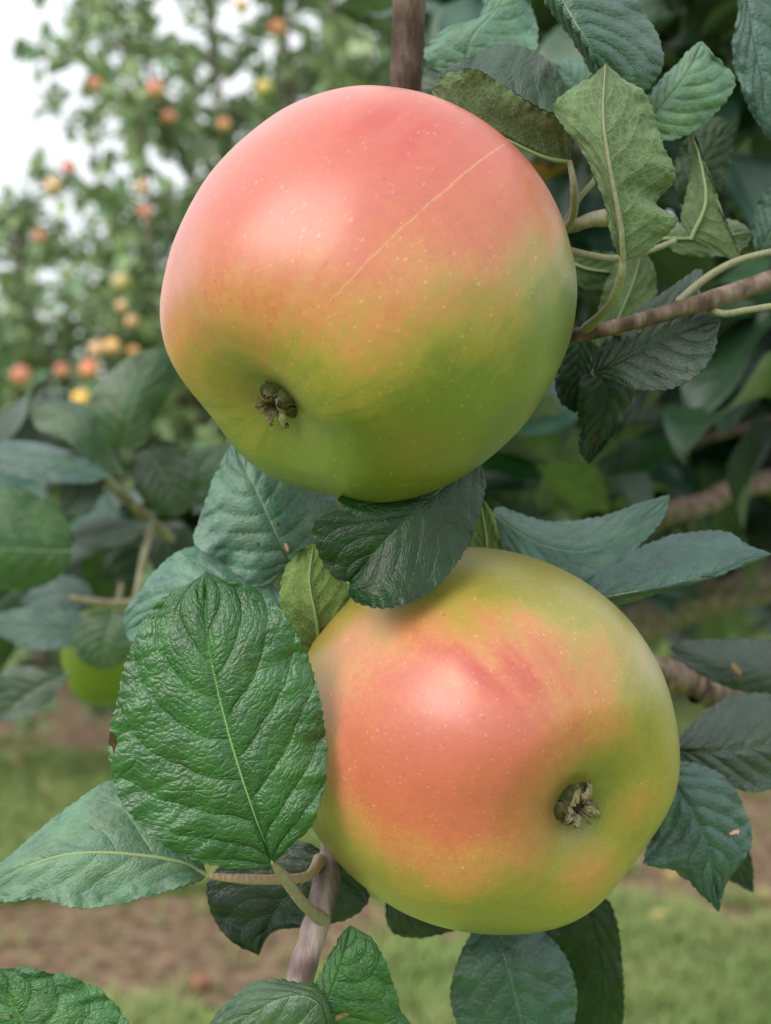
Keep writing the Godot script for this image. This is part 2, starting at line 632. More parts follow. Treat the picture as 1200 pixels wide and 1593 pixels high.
func make_ground() -> void:
	var g := PlaneMesh.new()
	g.size = Vector2(1200, 1200)
	var gm := paint(Color(1, 1, 1), 0.9, 0.2)
	gm.albedo_texture = noise_picture(0.02, [Color(0.42, 0.52, 0.26), Color(0.50, 0.59, 0.31), Color(0.58, 0.63, 0.38)], [0.2, 0.5, 0.85], 2)
	gm.uv1_triplanar = true
	gm.uv1_world_triplanar = true
	gm.uv1_scale = Vector3(0.6, 0.6, 0.6)
	g.material = gm
	tag(place("ground", g, self), "mown grass ground of the orchard reaching to the horizon", "ground", "", "structure")
	# bare soil, a sheet with an uneven edge just above the grass
	var sm := paint(Color(1, 1, 1), 0.95, 0.2)
	sm.albedo_texture = noise_picture(0.03, [Color(0.33, 0.27, 0.21), Color(0.44, 0.365, 0.295), Color(0.54, 0.46, 0.38)], [0.2, 0.5, 0.85], 7)
	sm.uv1_triplanar = true
	sm.uv1_world_triplanar = true
	sm.uv1_scale = Vector3(0.8, 0.8, 0.8)
	var v := PackedVector3Array()
	var n := PackedVector3Array()
	var idx := PackedInt32Array()
	var c := 0.12
	for zi in 130:
		for xi in 110:
			var x := -7.0 + xi * c
			var z := -15.5 + zi * c
			if on_strip(x + c / 2, z + c / 2) > 0.0:
				var f := v.size()
				for q in [Vector2(0, 0), Vector2(c, 0), Vector2(c, c), Vector2(0, c)]:
					var p := Vector3(x + q.x, 0.004, z + q.y)
					p.y += 0.012 * (bumpy.get_noise_2d(p.x * 5.0, p.z * 5.0) + 1.0)
					v.append(p)
					n.append(Vector3.UP)
				idx.append_array([f, f + 1, f + 2, f, f + 2, f + 3])
	var soil := ArrayMesh.new()
	surface(soil, v, n, PackedVector2Array(), idx, sm)
	tag(place("bare_soil", soil, self), "strips of bare brown soil under the tree rows", "soil", "", "structure")
	# grass blades
	var t := Tube.new()
	for k in 9:
		var a := TAU * k / 9.0 + random.randf()
		var lean := Vector3(cos(a), 0, sin(a))
		var h := random.randf_range(0.03, 0.075)
		var base := lean * random.randf_range(0.0, 0.05)
		var across := lean.cross(Vector3.UP) * 0.003
		var f := t.v.size()
		for q in [base - across, base + across, base + lean * h * 0.3 + Vector3.UP * h * 0.7 + across * 0.7, base + lean * h * 0.3 + Vector3.UP * h * 0.7 - across * 0.7, base + lean * h * 0.8 + Vector3.UP * h]:
			t.v.append(q)
			t.n.append((Vector3.UP * 0.8 - lean * 0.6).normalized())
			t.uv.append(Vector2.ZERO)
		t.idx.append_array([f, f + 1, f + 2, f, f + 2, f + 3, f + 3, f + 2, f + 4])
	var bladem := paint(Color(1, 1, 1), 0.7, 0.3)
	bladem.vertex_color_use_as_albedo = true
	var mm := MultiMesh.new()
	mm.transform_format = MultiMesh.TRANSFORM_3D
	mm.use_colors = true
	t.n.clear()
	mm.mesh = tube_mesh(t, bladem)
	var spots := []
	for k in 60000:
		var z := -2.6 - pow(random.randf(), 1.4) * 13.0
		var x := random.randf_range(-1.0, 1.0) * (0.5 + absf(z) * 0.34)
		var bare := on_strip(x, z)
		if bare < -0.02 or random.randf() < 0.03:
			spots.append(Vector3(x, 0, z))
	mm.instance_count = spots.size()
	for k in spots.size():
		var s := random.randf_range(0.6, 1.3)
		mm.set_instance_transform(k, Transform3D(Basis(Vector3.UP, random.randf() * TAU).scaled(Vector3(s, s, s)), spots[k]))
		var y := bumpy.get_noise_2d(spots[k].x * 1.3 + 40.0, spots[k].z * 1.3) * 0.5 + 0.5
		var cc := Color(0.135, 0.235, 0.06).lerp(Color(0.27, 0.30, 0.115), clampf(y + random.randf_range(-0.25, 0.25), 0, 1))
		mm.set_instance_color(k, cc)
	var go := MultiMeshInstance3D.new()
	go.name = "grass"
	go.multimesh = mm
	add_child(go, true)
	tag(go, "short green grass growing between the bare strips", "grass", "", "stuff")


# ---------------------------------------------------------------- leaves for foliage seen out of focus

func foliage_leaf(length: float, wide: float, fold: float, droop: float, rows: int, cols: int, top: Material, under: Material) -> ArrayMesh:
	# along +z from its foot, upper face up
	var v := PackedVector3Array()
	var uv := PackedVector2Array()
	for i in rows:
		var t := float(i) / (rows - 1)
		var w := wide * 0.5 * pow(sin(PI * clampf(pow(t, 0.8), 0.0, 1.0)), 0.75)
		for j in cols:
			var s := 2.0 * j / (cols - 1) - 1.0
			v.append(Vector3(-s * w, absf(s) * w * fold - droop * length * t * t + 0.003 * sin(t * 9.0 + s * 2.0) * absf(s), length * t))
			uv.append(Vector2(0.5 + 0.5 * s, t))
	# s runs to -x so that, seen from above with z away, left is +x; the face is up
	var n := grid_normals(v, rows, cols)
	var mesh := ArrayMesh.new()
	var up := n[(rows / 2) * cols + cols / 2].y > 0.0
	var tv := PackedVector3Array()
	var bv := PackedVector3Array()
	var tn := PackedVector3Array()
	var bn := PackedVector3Array()
	for k in v.size():
		var q := n[k] if up else -n[k]
		tn.append(q)
		bn.append(-q)
		tv.append(v[k] + q * 0.0002)
		bv.append(v[k] - q * 0.0002)
	var ti := PackedInt32Array()
	var bi := PackedInt32Array()
	sheet_index(rows, cols, 0, not up, ti)
	sheet_index(rows, cols, 0, up, bi)
	surface(mesh, tv, tn, uv, ti, top)
	surface(mesh, bv, bn, uv, bi, under)
	return mesh


func turned(dir: Vector3, up: Vector3, s: float) -> Basis:
	var z := dir.normalized()
	var x := up.cross(z)
	if x.length() < 0.05:
		x = Vector3.RIGHT.cross(z)
	x = x.normalized()
	return Basis(x, z.cross(x), z).scaled(Vector3(s, s, s))


func any_way(up_bias := 0.0) -> Vector3:
	var v := Vector3(random.randfn(), random.randfn() + up_bias, random.randfn())
	return v.normalized() if v.length() > 0.01 else Vector3.UP


func scatter_leaves(parent: Node3D, spots: Array, meshes: Array, singles: int, eye: Vector3) -> void:
	# spots are transforms in world space; those that show largest become parts, the rest one mass
	var at := world_of(parent)
	spots.sort_custom(func(a, b): return a.origin.distance_squared_to(eye) < b.origin.distance_squared_to(eye))
	var n := mini(singles, spots.size())
	for k in n:
		var x: Transform3D = spots[k]
		x.origin -= at
		var o := place("leaf", meshes[k % meshes.size()], parent)
		o.transform = x
	var rest := spots.slice(n)
	for q in meshes.size():
		var mine := []
		for k in range(q, rest.size(), meshes.size()):
			mine.append(rest[k])
		if mine.is_empty():
			continue
		var mm := MultiMesh.new()
		mm.transform_format = MultiMesh.TRANSFORM_3D
		mm.mesh = meshes[q]
		mm.instance_count = mine.size()
		for k in mine.size():
			var x: Transform3D = mine[k]
			x.origin -= at
			mm.set_instance_transform(k, x)
		var o := MultiMeshInstance3D.new()
		o.name = called_in(parent, "foliage")
		o.multimesh = mm
		o.set_meta("kind", "stuff")
		parent.add_child(o, true)


# ---------------------------------------------------------------- far trees

func orchard_tree(label: String, x: float, z: float, high: float, spread: float, limbs: int, twigs: int, singles: int, upright := 1.0, group := "") -> void:
	var at := Vector3(x, 0, z)
	var root := thing("apple_tree", at, label, "tree", group)
	var t := Tube.new()
	var p := PackedVector3Array()
	var r := PackedFloat32Array()
	for i in 12:
		var u := i / 11.0
		p.append(Vector3(0.12 * sin(u * 3.0 + x), high * 0.62 * u, 0.1 * cos(u * 4.0 + z) - 0.1))
		r.append(lerpf(0.085, 0.03, u))
	add_tube(t, p, r, 10, 0.15)
	place("trunk", tube_mesh(t, mat.bark_old), root)
	var tw := Tube.new()
	var spots := []
	for k in limbs:
		var u := lerpf(0.18, 0.95, (k + 0.5) / limbs)
		var foot := spline(p, u)
		var a := k * 2.4 + random.randf() * 0.6
		var far := spread * (1.0 - 0.45 * u) * random.randf_range(0.75, 1.15)
		var rise := high * (0.28 + 0.2 * u) * random.randf_range(0.7, 1.2) * upright
		var dir := Vector3(cos(a), 0, sin(a))
		var lp := PackedVector3Array()
		var lr := PackedFloat32Array()
		for i in 9:
			var q := i / 8.0
			lp.append(foot + dir * far * sin(q * 1.45) + Vector3(0, rise * q * q * 0.9 + 0.1 * q, 0) + 0.06 * q * any_way())
			lr.append(lerpf(0.03, 0.006, q))
		var lt := Tube.new()
		add_tube(lt, lp, lr, 7)
		place("limb", tube_mesh(lt, mat.bark_old), root)
		for i in twigs:
			var q := lerpf(0.15, 1.0, (i + random.randf()) / twigs)
			var f := spline(lp, q)
			var way := (any_way(0.7) + dir * 0.4).normalized()
			var length := random.randf_range(0.18, 0.55)
			var e := f + way * length + Vector3(0, 0.1 * length, 0)
			add_tube(tw, PackedVector3Array([f, f.lerp(e, 0.5) + any_way() * 0.03, e]), PackedFloat32Array([0.006, 0.004, 0.002]), 5)
			var count := int(length * 62.0)
			for m in count:
				var c := f.lerp(e, 0.15 + 0.85 * (m + random.randf()) / count)
				var d := (any_way(0.1) + way * 0.5).normalized()
				spots.append(Transform3D(turned(d, Vector3.UP + any_way() * 0.6, random.randf_range(0.7, 1.25)), at + c + d * 0.02))
	tag(place("twig", tube_mesh(tw, mat.bark_old), root), "", "", "", "stuff")
	scatter_leaves(root, spots, [mat.far_leaf_1, mat.far_leaf_2, mat.far_leaf_3], singles, Vector3(0, EYE_HEIGHT, 0))


func make_far_trees() -> void:
	var l1 := paint(Color(0.46, 0.56, 0.38), 0.55)  # far leaf colours lightened to paint in the distant haze
	var l2 := paint(Color(0.38, 0.51, 0.36), 0.5)
	var l3 := paint(Color(0.54, 0.62, 0.42), 0.55)
	var lu := paint(Color(0.64, 0.71, 0.56), 0.8)
	mat.far_leaf_1 = foliage_leaf(0.095, 0.058, 0.25, 0.2, 5, 3, l1, lu)
	mat.far_leaf_2 = foliage_leaf(0.10, 0.062, 0.35, 0.1, 5, 3, l2, lu)
	mat.far_leaf_3 = foliage_leaf(0.088, 0.055, 0.15, 0.3, 5, 3, l3, lu)
	orchard_tree("tall loose apple tree rising behind the upper apple to the top of the picture", -0.46, -6.1, 4.7, 1.2, 21, 24, 300, 0.95)
	orchard_tree("thin upright apple tree against the white sky at far left", -1.0, -6.6, 2.6, 1.55, 16, 24, 300, 1.0)
	orchard_tree("low bushy apple tree standing between the two taller far trees", -2.3, -9.6, 3.2, 1.6, 15, 20, 0, 0.7)
	orchard_tree("apple tree of the farther row, half hidden behind the low bushy tree", -4.6, -15.0, 4.4, 2.0, 14, 16, 0, 0.8)
	orchard_tree("apple tree of the farther row, seen under the upper apple", -0.9, -14.0, 4.0, 2.1, 14, 16, 0, 0.8)
	orchard_tree("apple tree of the farther row, seen through the leaves at right", 2.6, -13.0, 4.4, 2.2, 14, 16, 0, 0.8)
	orchard_tree("low apple tree across the grass, hidden behind the shaded leaves at right", 1.75, -8.6, 3.2, 1.7, 15, 18, 0, 0.7)
	orchard_tree("apple tree at the right end of the farther row", 5.4, -11.5, 4.4, 2.0, 12, 14, 0, 0.8)


# ---------------------------------------------------------------- the bearing tree at right

func make_near_tree() -> void:
	var base := Vector3(0.72, 0, -1.35)
	var root := thing("apple_tree", base, "shaded apple tree with brown limbs filling the right side behind the two apples", "tree")
	var t := Tube.new()
	add_tube(t, PackedVector3Array([Vector3.ZERO, Vector3(0.03, 0.5, 0), Vector3(0.0, 1.0, 0.02), Vector3(0.04, 1.6, 0.0), Vector3(0.02, 2.3, 0.03)]), PackedFloat32Array([0.09, 0.075, 0.065, 0.05, 0.02]), 14, 0.12)
	place("trunk", tube_mesh(t, mat.bark_old), root)
	limb(root, "limb", [[1560, 690, 118, 9], [1200, 748, 82, 6.6], [1100, 782, 76, 6.2], [1020, 806, 72, 6], [960, 860, 74, 5], [880, 930, 78, 4]], mat.bark_mid)
	limb(root, "limb", [[1650, 1190, 100, 9], [1200, 1098, 50, 5.6], [1090, 1066, 46, 5.4], [1000, 1038, 44, 5.2], [900, 1010, 43, 5], [780, 1010, 42, 4]], mat.bark_mid)
	limb(root, "limb", [[1400, 850, 130, 22], [1190, 900, 122, 21], [1080, 930, 120, 20], [960, 985, 122, 18], [800, 1040, 130, 15]], mat.bark_old)
	limb(root, "limb", [[1420, 600, 120, 6], [1200, 655, 100, 4], [1050, 690, 96, 3.4], [900, 712, 96, 3], [700, 760, 98, 2.5]], mat.bark)
	limb(root, "limb", [[1420, 420, 120, 9], [1200, 560, 84, 4], [1120, 535, 80, 3.2], [1000, 600, 80, 3], [880, 640, 82, 2]], mat.bark)
	limb(root, "limb", [[1450, 200, 125, 10], [1180, 120, 110, 7], [950, 60, 105, 6], [700, -60, 110, 4]], mat.bark)
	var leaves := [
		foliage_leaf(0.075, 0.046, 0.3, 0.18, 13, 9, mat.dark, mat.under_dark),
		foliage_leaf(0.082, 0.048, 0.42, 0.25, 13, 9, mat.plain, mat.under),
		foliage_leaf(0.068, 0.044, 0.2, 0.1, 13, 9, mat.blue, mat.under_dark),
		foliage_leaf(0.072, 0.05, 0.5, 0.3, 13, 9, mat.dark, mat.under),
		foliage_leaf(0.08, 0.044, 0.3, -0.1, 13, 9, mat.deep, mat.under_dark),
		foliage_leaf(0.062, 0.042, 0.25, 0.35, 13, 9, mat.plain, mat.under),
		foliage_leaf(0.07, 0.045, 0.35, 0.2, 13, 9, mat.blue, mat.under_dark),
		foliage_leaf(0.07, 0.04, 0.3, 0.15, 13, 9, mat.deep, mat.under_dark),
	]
	var spots := []
	# leaf whorls round many spurs
	for k in 125:
		var px := random.randf_range(640.0, 1320.0)
		var py := random.randf_range(-160.0, 900.0) if k < 90 else random.randf_range(540.0, 860.0)
		if py < 240.0:
			px = lerpf(740.0, 1320.0, (px - 640.0) / 680.0)
		var d := random.randf_range(0.62, 1.2)
		if py > 620.0 and px > 940.0:
			d = maxf(d, 0.5 * d + 0.75)
		var c := spot(px, py, d)
		var way := any_way(0.8)
		for m in random.randi_range(4, 6):
			var dir := (any_way(0.05) * 0.9 + way * 0.5 + Vector3(-0.1, -0.1, 0.15)).normalized()
			spots.append(Transform3D(turned(dir, Vector3.UP + any_way() * 0.5 + Vector3(-0.25, 0, 0.35), random.randf_range(0.65, 1.05)), c + dir * 0.018))
	# the depth of the crown behind them
	for k in 1700:
		var px := random.randf_range(600.0, 1500.0)
		var py := random.randf_range(-420.0, 960.0)
		var d := random.randf_range(1.05, 3.0)
		if py < 170.0 and px < 600.0 + d * 20.0:
			continue
		var dir := any_way(0.0)
		spots.append(Transform3D(turned(dir, Vector3.UP + any_way() * 0.6, random.randf_range(0.8, 1.3)), spot(px, py, d)))
	for k in 600:  # unseen leaves above the view, added to shade the right side
		var q := Vector3(random.randf_range(-0.05, 2.4), 0.0, random.randf_range(-2.6, -0.55))
		q.y = EYE_HEIGHT + 0.45 * absf(q.z) + random.randf_range(0.12, 1.3)
		spots.append(Transform3D(turned(any_way(), Vector3.UP + any_way() * 0.6, random.randf_range(0.8, 1.3)), q))
	scatter_leaves(root, spots, leaves, 290, Vector3(0, EYE_HEIGHT, 0))


# ---------------------------------------------------------------- the blurred branch at left

func make_left_branch() -> void:
	var root := thing("apple_branch", spot(330, 900, 0.66), "out of focus leafy apple branch at left, below the far tree's apples", "branch")
	limb(root, "twig", [[330, 900, 66, 3], [235, 810, 60, 2.4], [175, 755, 58, 2.2], [130, 705, 57, 1.6], [100, 660, 57, 1.2]], mat.bark_green)
	limb(root, "twig", [[330, 900, 66, 3], [250, 930, 60, 2.4], [180, 940, 58, 2.0], [110, 930, 57, 1.4]], mat.bark_green)
	limb(root, "twig", [[235, 810, 60, 2.2], [225, 860, 58, 1.6], [205, 960, 57, 1.2]], mat.bark_green)
	var q := {"nt": 40, "ns": 7, "tooth": 2.5, "relief": 0.6, "rib": 0.8, "ribmat": mat.midrib_dull}
	leaf(root, 0.56, [[190, 700, 0], [205, 640, 0.6], [240, 540, 0]], [[165, 690, 0.2], [142, 640, 0.3], [150, 600, 0.4], [195, 560, 0.2]], [[225, 690, 0], [245, 640, -0.6], [275, 590, -0.8], [262, 550, -0.3]], mat.plain, mat.under, q)
	leaf(root, 0.57, [[190, 735, 0], [130, 660, 0.4], [45, 640, 0.2]], [[160, 735, 0.5], [110, 690, 0.9], [60, 668, 0.4]], [[185, 690, -0.3], [140, 635, -0.6], [80, 622, -0.2]], mat.plain, mat.under, q)
	leaf(root, 0.56, [[170, 742, 0], [80, 715, 0.5], [-40, 715, 0.4]], [[130, 752, 0.6], [60, 748, 1.0], [0, 735, 0.8]], [[140, 715, -0.5], [60, 690, -0.9], [0, 690, -0.4]], mat.blue, mat.under, q)
	leaf(root, 0.58, [[225, 700, 0], [255, 740, 0.3], [275, 806, 0]], [[265, 685, 0.3], [300, 720, 0.3], [306, 770, 0.2]], [[205, 715, 0.2], [212, 760, 0.2], [240, 795, 0.1]], mat.dark, mat.under_dark, q)
	leaf(root, 0.57, [[165, 735, 0], [130, 770, 0.3], [95, 800, 0.1]], [[160, 765, 0.3], [135, 800, 0.4]], [[135, 735, 0.2], [98, 750, 0.2]], mat.plain, mat.under, q)
	leaf(root, 0.52, [[112, 858, 0], [40, 856, 0.3], [-90, 850, 0.2]], [[100, 890, -0.3], [50, 915, -0.5], [-30, 910, -0.3]], [[105, 810, 0.2], [60, 772, 0.3], [-20, 760, 0.2]], mat.fresh, mat.under, {"nt": 40, "ns": 7, "relief": 0.5, "rib": 0.9, "ribmat": mat.midrib_dull})
	leaf(root, 0.58, [[235, 815, 0], [180, 828, 0.3], [108, 832, 0]], [[200, 845, 0.5], [140, 850, 0.5]], [[200, 808, -0.3], [150, 806, -0.4]], mat.dark, mat.under_dark, q)
	leaf(root, 0.58, [[150, 935, 0], [95, 925, 0.3], [30, 935, 0]], [[120, 955, 0.6], [70, 955, 0.6]], [[130, 905, -0.3], [75, 895, -0.4]], mat.blue, mat.under, q)
	leaf(root, 0.56, [[140, 975, 0], [70, 978, 0.3], [-40, 965, 0]], [[110, 1005, 0.6], [40, 1008, 0.7]], [[120, 955, -0.3], [50, 945, -0.4]], mat.blue, mat.under, q)
	leaf(root, 0.54, [[180, 948, 0], [165, 990, 0.3], [155, 1042, 0]], [[205, 960, 0.3], [208, 1000, 0.3], [190, 1030, 0.2]], [[135, 955, 0.2], [115, 990, 0.2], [125, 1025, 0.1]], mat.plain, mat.under, q)
	leaf(root, 0.53, [[108, 1047, 0], [60, 1070, 0.3], [-12, 1122, 0]], [[80, 1090, 0.4], [30, 1120, 0.4]], [[70, 1037, 0.2], [10, 1042, 0.2], [-10, 1080, 0.1]], mat.plain, mat.under, q)
	leaf(root, 0.60, [[250, 800, 0], [300, 740, 0.3], [345, 690, 0]], [[260, 750, 0.3], [290, 705, 0.3]], [[300, 790, 0.2], [340, 740, 0.2]], mat.plain, mat.under, q)
	leaf(root, 0.62, [[240, 810, 0], [260, 850, 0.3], [300, 905, 0]], [[285, 815, 0.3], [315, 860, 0.3]], [[225, 850, 0.2], [250, 895, 0.2]], mat.dark, mat.under_dark, q)
	leaf(root, 0.60, [[230, 850, 0], [180, 880, 0.3], [160, 905, 0]], [[225, 890, 0.3], [190, 905, 0.3]], [[195, 850, 0.2], [160, 870, 0.2]], mat.deep, mat.under_dark, q)
	leaf(root, 0.63, [[120, 690, 0], [85, 650, 0.3], [65, 600, 0]], [[90, 690, 0.3], [50, 640, 0.3]], [[120, 650, 0.2], [100, 610, 0.2]], mat.dark, mat.under, q)
	leaf(root, 0.62, [[60, 900, 0], [20, 920, 0.3], [-30, 960, 0]], [[50, 940, 0.3], [0, 970, 0.3]], [[30, 885, 0.2], [-20, 905, 0.2]], mat.deep, mat.under, q)


	# the lesser leaves behind those
	var spots := []
	for k in 30:
		var c := spot(random.randf_range(-40.0, 340.0), random.randf_range(700.0, 960.0), random.randf_range(0.63, 0.8))
		var dir := (any_way(-0.1) + Vector3(-0.3, 0, 0.2)).normalized()
		spots.append(Transform3D(turned(dir, Vector3.UP + any_way() * 0.5 + Vector3(-0.2, 0, 0.4), random.randf_range(0.6, 0.95)), c))
	scatter_leaves(root, spots, [
		foliage_leaf(0.075, 0.046, 0.3, 0.18, 13, 9, mat.dark, mat.under_dark),
		foliage_leaf(0.08, 0.048, 0.4, 0.25, 13, 9, mat.deep, mat.under_dark),
		foliage_leaf(0.068, 0.044, 0.2, 0.1, 13, 9, mat.blue, mat.under),
	], 30, Vector3(0, EYE_HEIGHT, 0))


# ---------------------------------------------------------------- the branch that carries both apples

func make_main_branch() -> void:
	var root := thing("apple_branch", spot(636, -60, 0.33), "brown bearing branch running down behind the two large apples, with its big leaves", "branch")
	limb(root, "twig", [[637, -70, 33, 3.9], [635, 60, 33.2, 3.85], [631, 170, 33.6, 3.8], [640, 350, 34.5, 3.7], [655, 600, 35.5, 3.5], [640, 850, 36, 3.4], [600, 1060, 35.5, 3.2]], mat.bark, 60, 18)
	limb(root, "twig", [[600, 1060, 35.5, 3.2], [560, 1200, 33, 3.1], [520, 1320, 30.5, 3.0], [497, 1420, 29.5, 2.9], [465, 1530, 29, 2.7], [440, 1640, 29, 2.6]], mat.bark_grey, 60, 18)
	# the big quilted leaf in front
	leaf(root, 0.271, [[424, 1342, -0.3], [388, 1245, 0.1], [350, 1120, 0.25], [322, 990, 0.2], [320, 890, -0.25]],
		[[395, 1352, -0.3], [300, 1335, 0.0], [225, 1290, 0.1], [180, 1222, 0.0], [172, 1150, -0.1], [185, 1085, -0.1], [205, 1010, -0.15], [245, 940, -0.2], [300, 908, -0.3]],
		[[450, 1322, -0.2], [490, 1272, -0.1], [507, 1200, -0.1], [502, 1120, -0.2], [484, 1040, -0.25], [447, 962, -0.3], [395, 915, -0.35], [345, 902, -0.3]],
		mat.fresh, mat.under, {"nt": 170, "ns": 24, "relief": 0.9, "tooth": 4.2, "wave": 0.1, "rib": 0.42, "sunk": 0.0, "stalk": [[440, 1362, 27.8], [470, 1403, 28.6], [502, 1432, 29.3]], "thick": 1.2, "stalkmat": mat.stalk_pale, "marks": [[0.55, -1.0, 0.52, -0.93, 0.02, "brown"]]})
	# pale leaf pointing left
	leaf(root, 0.285, [[322, 1362, 0], [270, 1338, 0.2], [150, 1326, 0.4], [60, 1340, 0.3], [-60, 1395, 0]],
		[[300, 1375, 0.3], [230, 1395, 0.6], [130, 1414, 0.7], [60, 1398, 0.6], [0, 1405, 0.4]],
		[[300, 1310, -0.6], [250, 1240, -1.0], [185, 1212, -1.0], [100, 1262, -0.7], [20, 1330, -0.4], [-30, 1365, -0.2]],
		mat.pale, mat.under, {"nt": 110, "ns": 16, "relief": 0.5, "tooth": 3.5, "rib": 0.6, "sunk": 0.0, "stalk": [[370, 1367, 28.6], [440, 1368, 28.9], [480, 1362, 29.3], [498, 1338, 29.9]], "thick": 1.05, "stalkmat": mat.stalk_pink})
	# dark leaf hanging behind the stalks
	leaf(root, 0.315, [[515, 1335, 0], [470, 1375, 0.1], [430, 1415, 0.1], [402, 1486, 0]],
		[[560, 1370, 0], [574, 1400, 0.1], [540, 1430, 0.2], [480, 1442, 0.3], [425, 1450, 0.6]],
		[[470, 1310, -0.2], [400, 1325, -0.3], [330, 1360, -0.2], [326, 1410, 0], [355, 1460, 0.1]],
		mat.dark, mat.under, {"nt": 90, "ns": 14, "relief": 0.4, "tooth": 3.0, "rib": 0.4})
	# bottom leaves
	leaf(root, 0.272, [[497, 1610, 0], [510, 1560, 0.3], [530, 1500, 0.2], [545, 1440, -0.2]],
		[[485, 1580, 0.1], [490, 1540, 0.1], [510, 1495, 0], [530, 1455, -0.1]],
		[[640, 1620, -0.6], [622, 1570, -0.4], [604, 1510, -0.3], [580, 1465, -0.2]],
		mat.fresh, mat.under, {"nt": 90, "ns": 14, "relief": 0.6, "tooth": 3.5, "rib": 0.4, "marks": [[0.02, 0.1, 0.30, -0.1, 0.06, "tan"], [0.22, 0.2, 0.33, 0.3, 0.03, "tan"]]})
	leaf(root, 0.268, [[520, 1650, 0], [494, 1560, 0.3], [420, 1560, 0.3], [300, 1650, 0]],
		[[490, 1680, 0.4], [400, 1690, 0.4]],
		[[505, 1548, -0.2], [460, 1530, -0.4], [400, 1530, -0.5], [350, 1565, -0.3], [310, 1620, -0.2]],
		mat.plain, mat.under, {"nt": 90, "ns": 14, "relief": 0.6, "tooth": 3.2, "rib": 0.4})
	leaf(root, 0.262, [[60, 1730, 0], [60, 1650, 0.3], [30, 1580, 0.2], [-20, 1508, 0]],
		[[-40, 1720, 0], [-90, 1640, 0], [-80, 1560, 0]],
		[[170, 1720, -0.3], [208, 1630, -0.3], [180, 1562, -0.2], [120, 1524, -0.2], [50, 1508, -0.1]],
		mat.fresh, mat.under, {"nt": 110, "ns": 18, "relief": 0.8, "tooth": 4.0, "rib": 0.42})
	# leaves between the apples
	leaf(root, 0.325, [[452, 882, 0], [430, 830, 0.3], [395, 755, 0.3], [362, 690, -0.3]],
		[[400, 912, 0.2], [345, 872, 0.3], [304, 845, 0.2], [318, 790, 0], [340, 730, -0.2]],
		[[490, 870, -0.4], [522, 800, -0.8], [505, 740, -0.9], [440, 700, -0.7]],
		mat.pale, mat.under, {"nt": 100, "ns": 16, "relief": 0.7, "tooth": 2.6, "rib": 0.5, "marks": [[0.14, 0.10, 0.19, 0.13, 0.035, "pink"]], "stalk": [[480, 935, 33.5], [540, 1010, 35], [605, 1040, 35.4]]})
	leaf(root, 0.322, [[455, 985, 0], [380, 930, 0.2], [300, 920, 0.2], [196, 985, -0.3]],
		[[430, 1010, 0], [330, 1010, 0.2], [215, 1000, 0]],
		[[440, 930, -0.3], [380, 880, -0.5], [312, 852, -0.5], [260, 872, -0.4], [198, 948, -0.4]],
		mat.pale, mat.under, {"nt": 90, "ns": 14, "relief": 0.5, "tooth": 2.4, "rib": 0.4, "stalk": [[520, 1020, 34], [600, 1062, 35.4]]})
	leaf(root, 0.295, [[500, 1020, -0.6], [492, 960, 0.1], [482, 905, 0.2], [488, 846, 0]],
		[[460, 1005, -0.3], [438, 950, 0], [440, 895, 0], [462, 862, 0]],
		[[530, 1000, -0.4], [545, 950, -0.1], [535, 890, 0], [512, 855, 0]],
		mat.dark, mat.under_light, {"nt": 80, "ns": 12, "face": -1.0, "relief": 0.4, "tooth": 3.0, "rib": 0.45, "sunk": 0.6})
	leaf(root, 0.277, [[748, 716, -0.9], [690, 758, -0.3], [610, 830, 0.1], [545, 905, 0.0]],
		[[690, 720, -0.9], [590, 738, -0.6], [530, 772, -0.2], [532, 790, 0.0], [490, 812, 0.1], [496, 860, 0.1], [520, 898, 0.1]],
		[[754, 760, -0.9], [735, 830, -0.4], [700, 890, 0.1], [650, 932, 0.5], [590, 946, 0.7], [545, 930, 0.5]],
		mat.deep, mat.under_dark, {"nt": 130, "ns": 18, "relief": 0.25, "tooth": 3.6, "wave": 0.06, "rib": 0.36, "ribmat": mat.midrib_dull, "stalk": [[742, 680, 29.5], [715, 630, 33], [660, 590, 35.4]]})
	leaf(root, 0.315, [[755, 890, -0.2], [757, 840, 0], [745, 770, 0]],
		[[730, 870, 0], [730, 820, 0], [735, 785, 0]], [[780, 880, 0], [778, 840, 0], [765, 795, 0]],
		mat.dark, mat.under_light, {"nt": 60, "ns": 9, "face": -1.0, "tooth": 2.0, "rib": 0.4, "sunk": 0.6})
	# right of the lower apple's top
	leaf(root, 0.325, [[765, 800, 0], [850, 850, 0.2], [940, 850, 0.2], [1042, 770, -0.3]],
		[[780, 790, -0.3], [850, 812, -0.7], [930, 806, -0.8], [990, 786, -0.6]],
		[[790, 850, 0.2], [860, 915, 0.6], [915, 908, 0.7], [975, 868, 0.5], [1030, 812, 0.1]],
		mat.pale, mat.under, {"nt": 90, "ns": 14, "relief": 0.3, "tooth": 2.6, "rib": 0.4, "stalk": [[720, 800, 35], [650, 820, 36]]})
	leaf(root, 0.31, [[890, 935, 0], [960, 925, 0.3], [1060, 905, 0.4], [1150, 875, 0.3], [1200, 862, 0]],
		[[905, 910, 0.1], [950, 878, -0.5], [1040, 836, -0.9], [1125, 828, -0.8], [1160, 848, -0.4]],
		[[920, 948, -0.3], [980, 935, -0.4], [1050, 914, 0.1], [1110, 898, 0.4], [1160, 878, 0.3]],
		mat.blue, mat.under_light, {"nt": 110, "ns": 14, "relief": 0.45, "tooth": 2.6, "rib": 0.35, "stalk": [[820, 930, 34], [640, 900, 36]]})
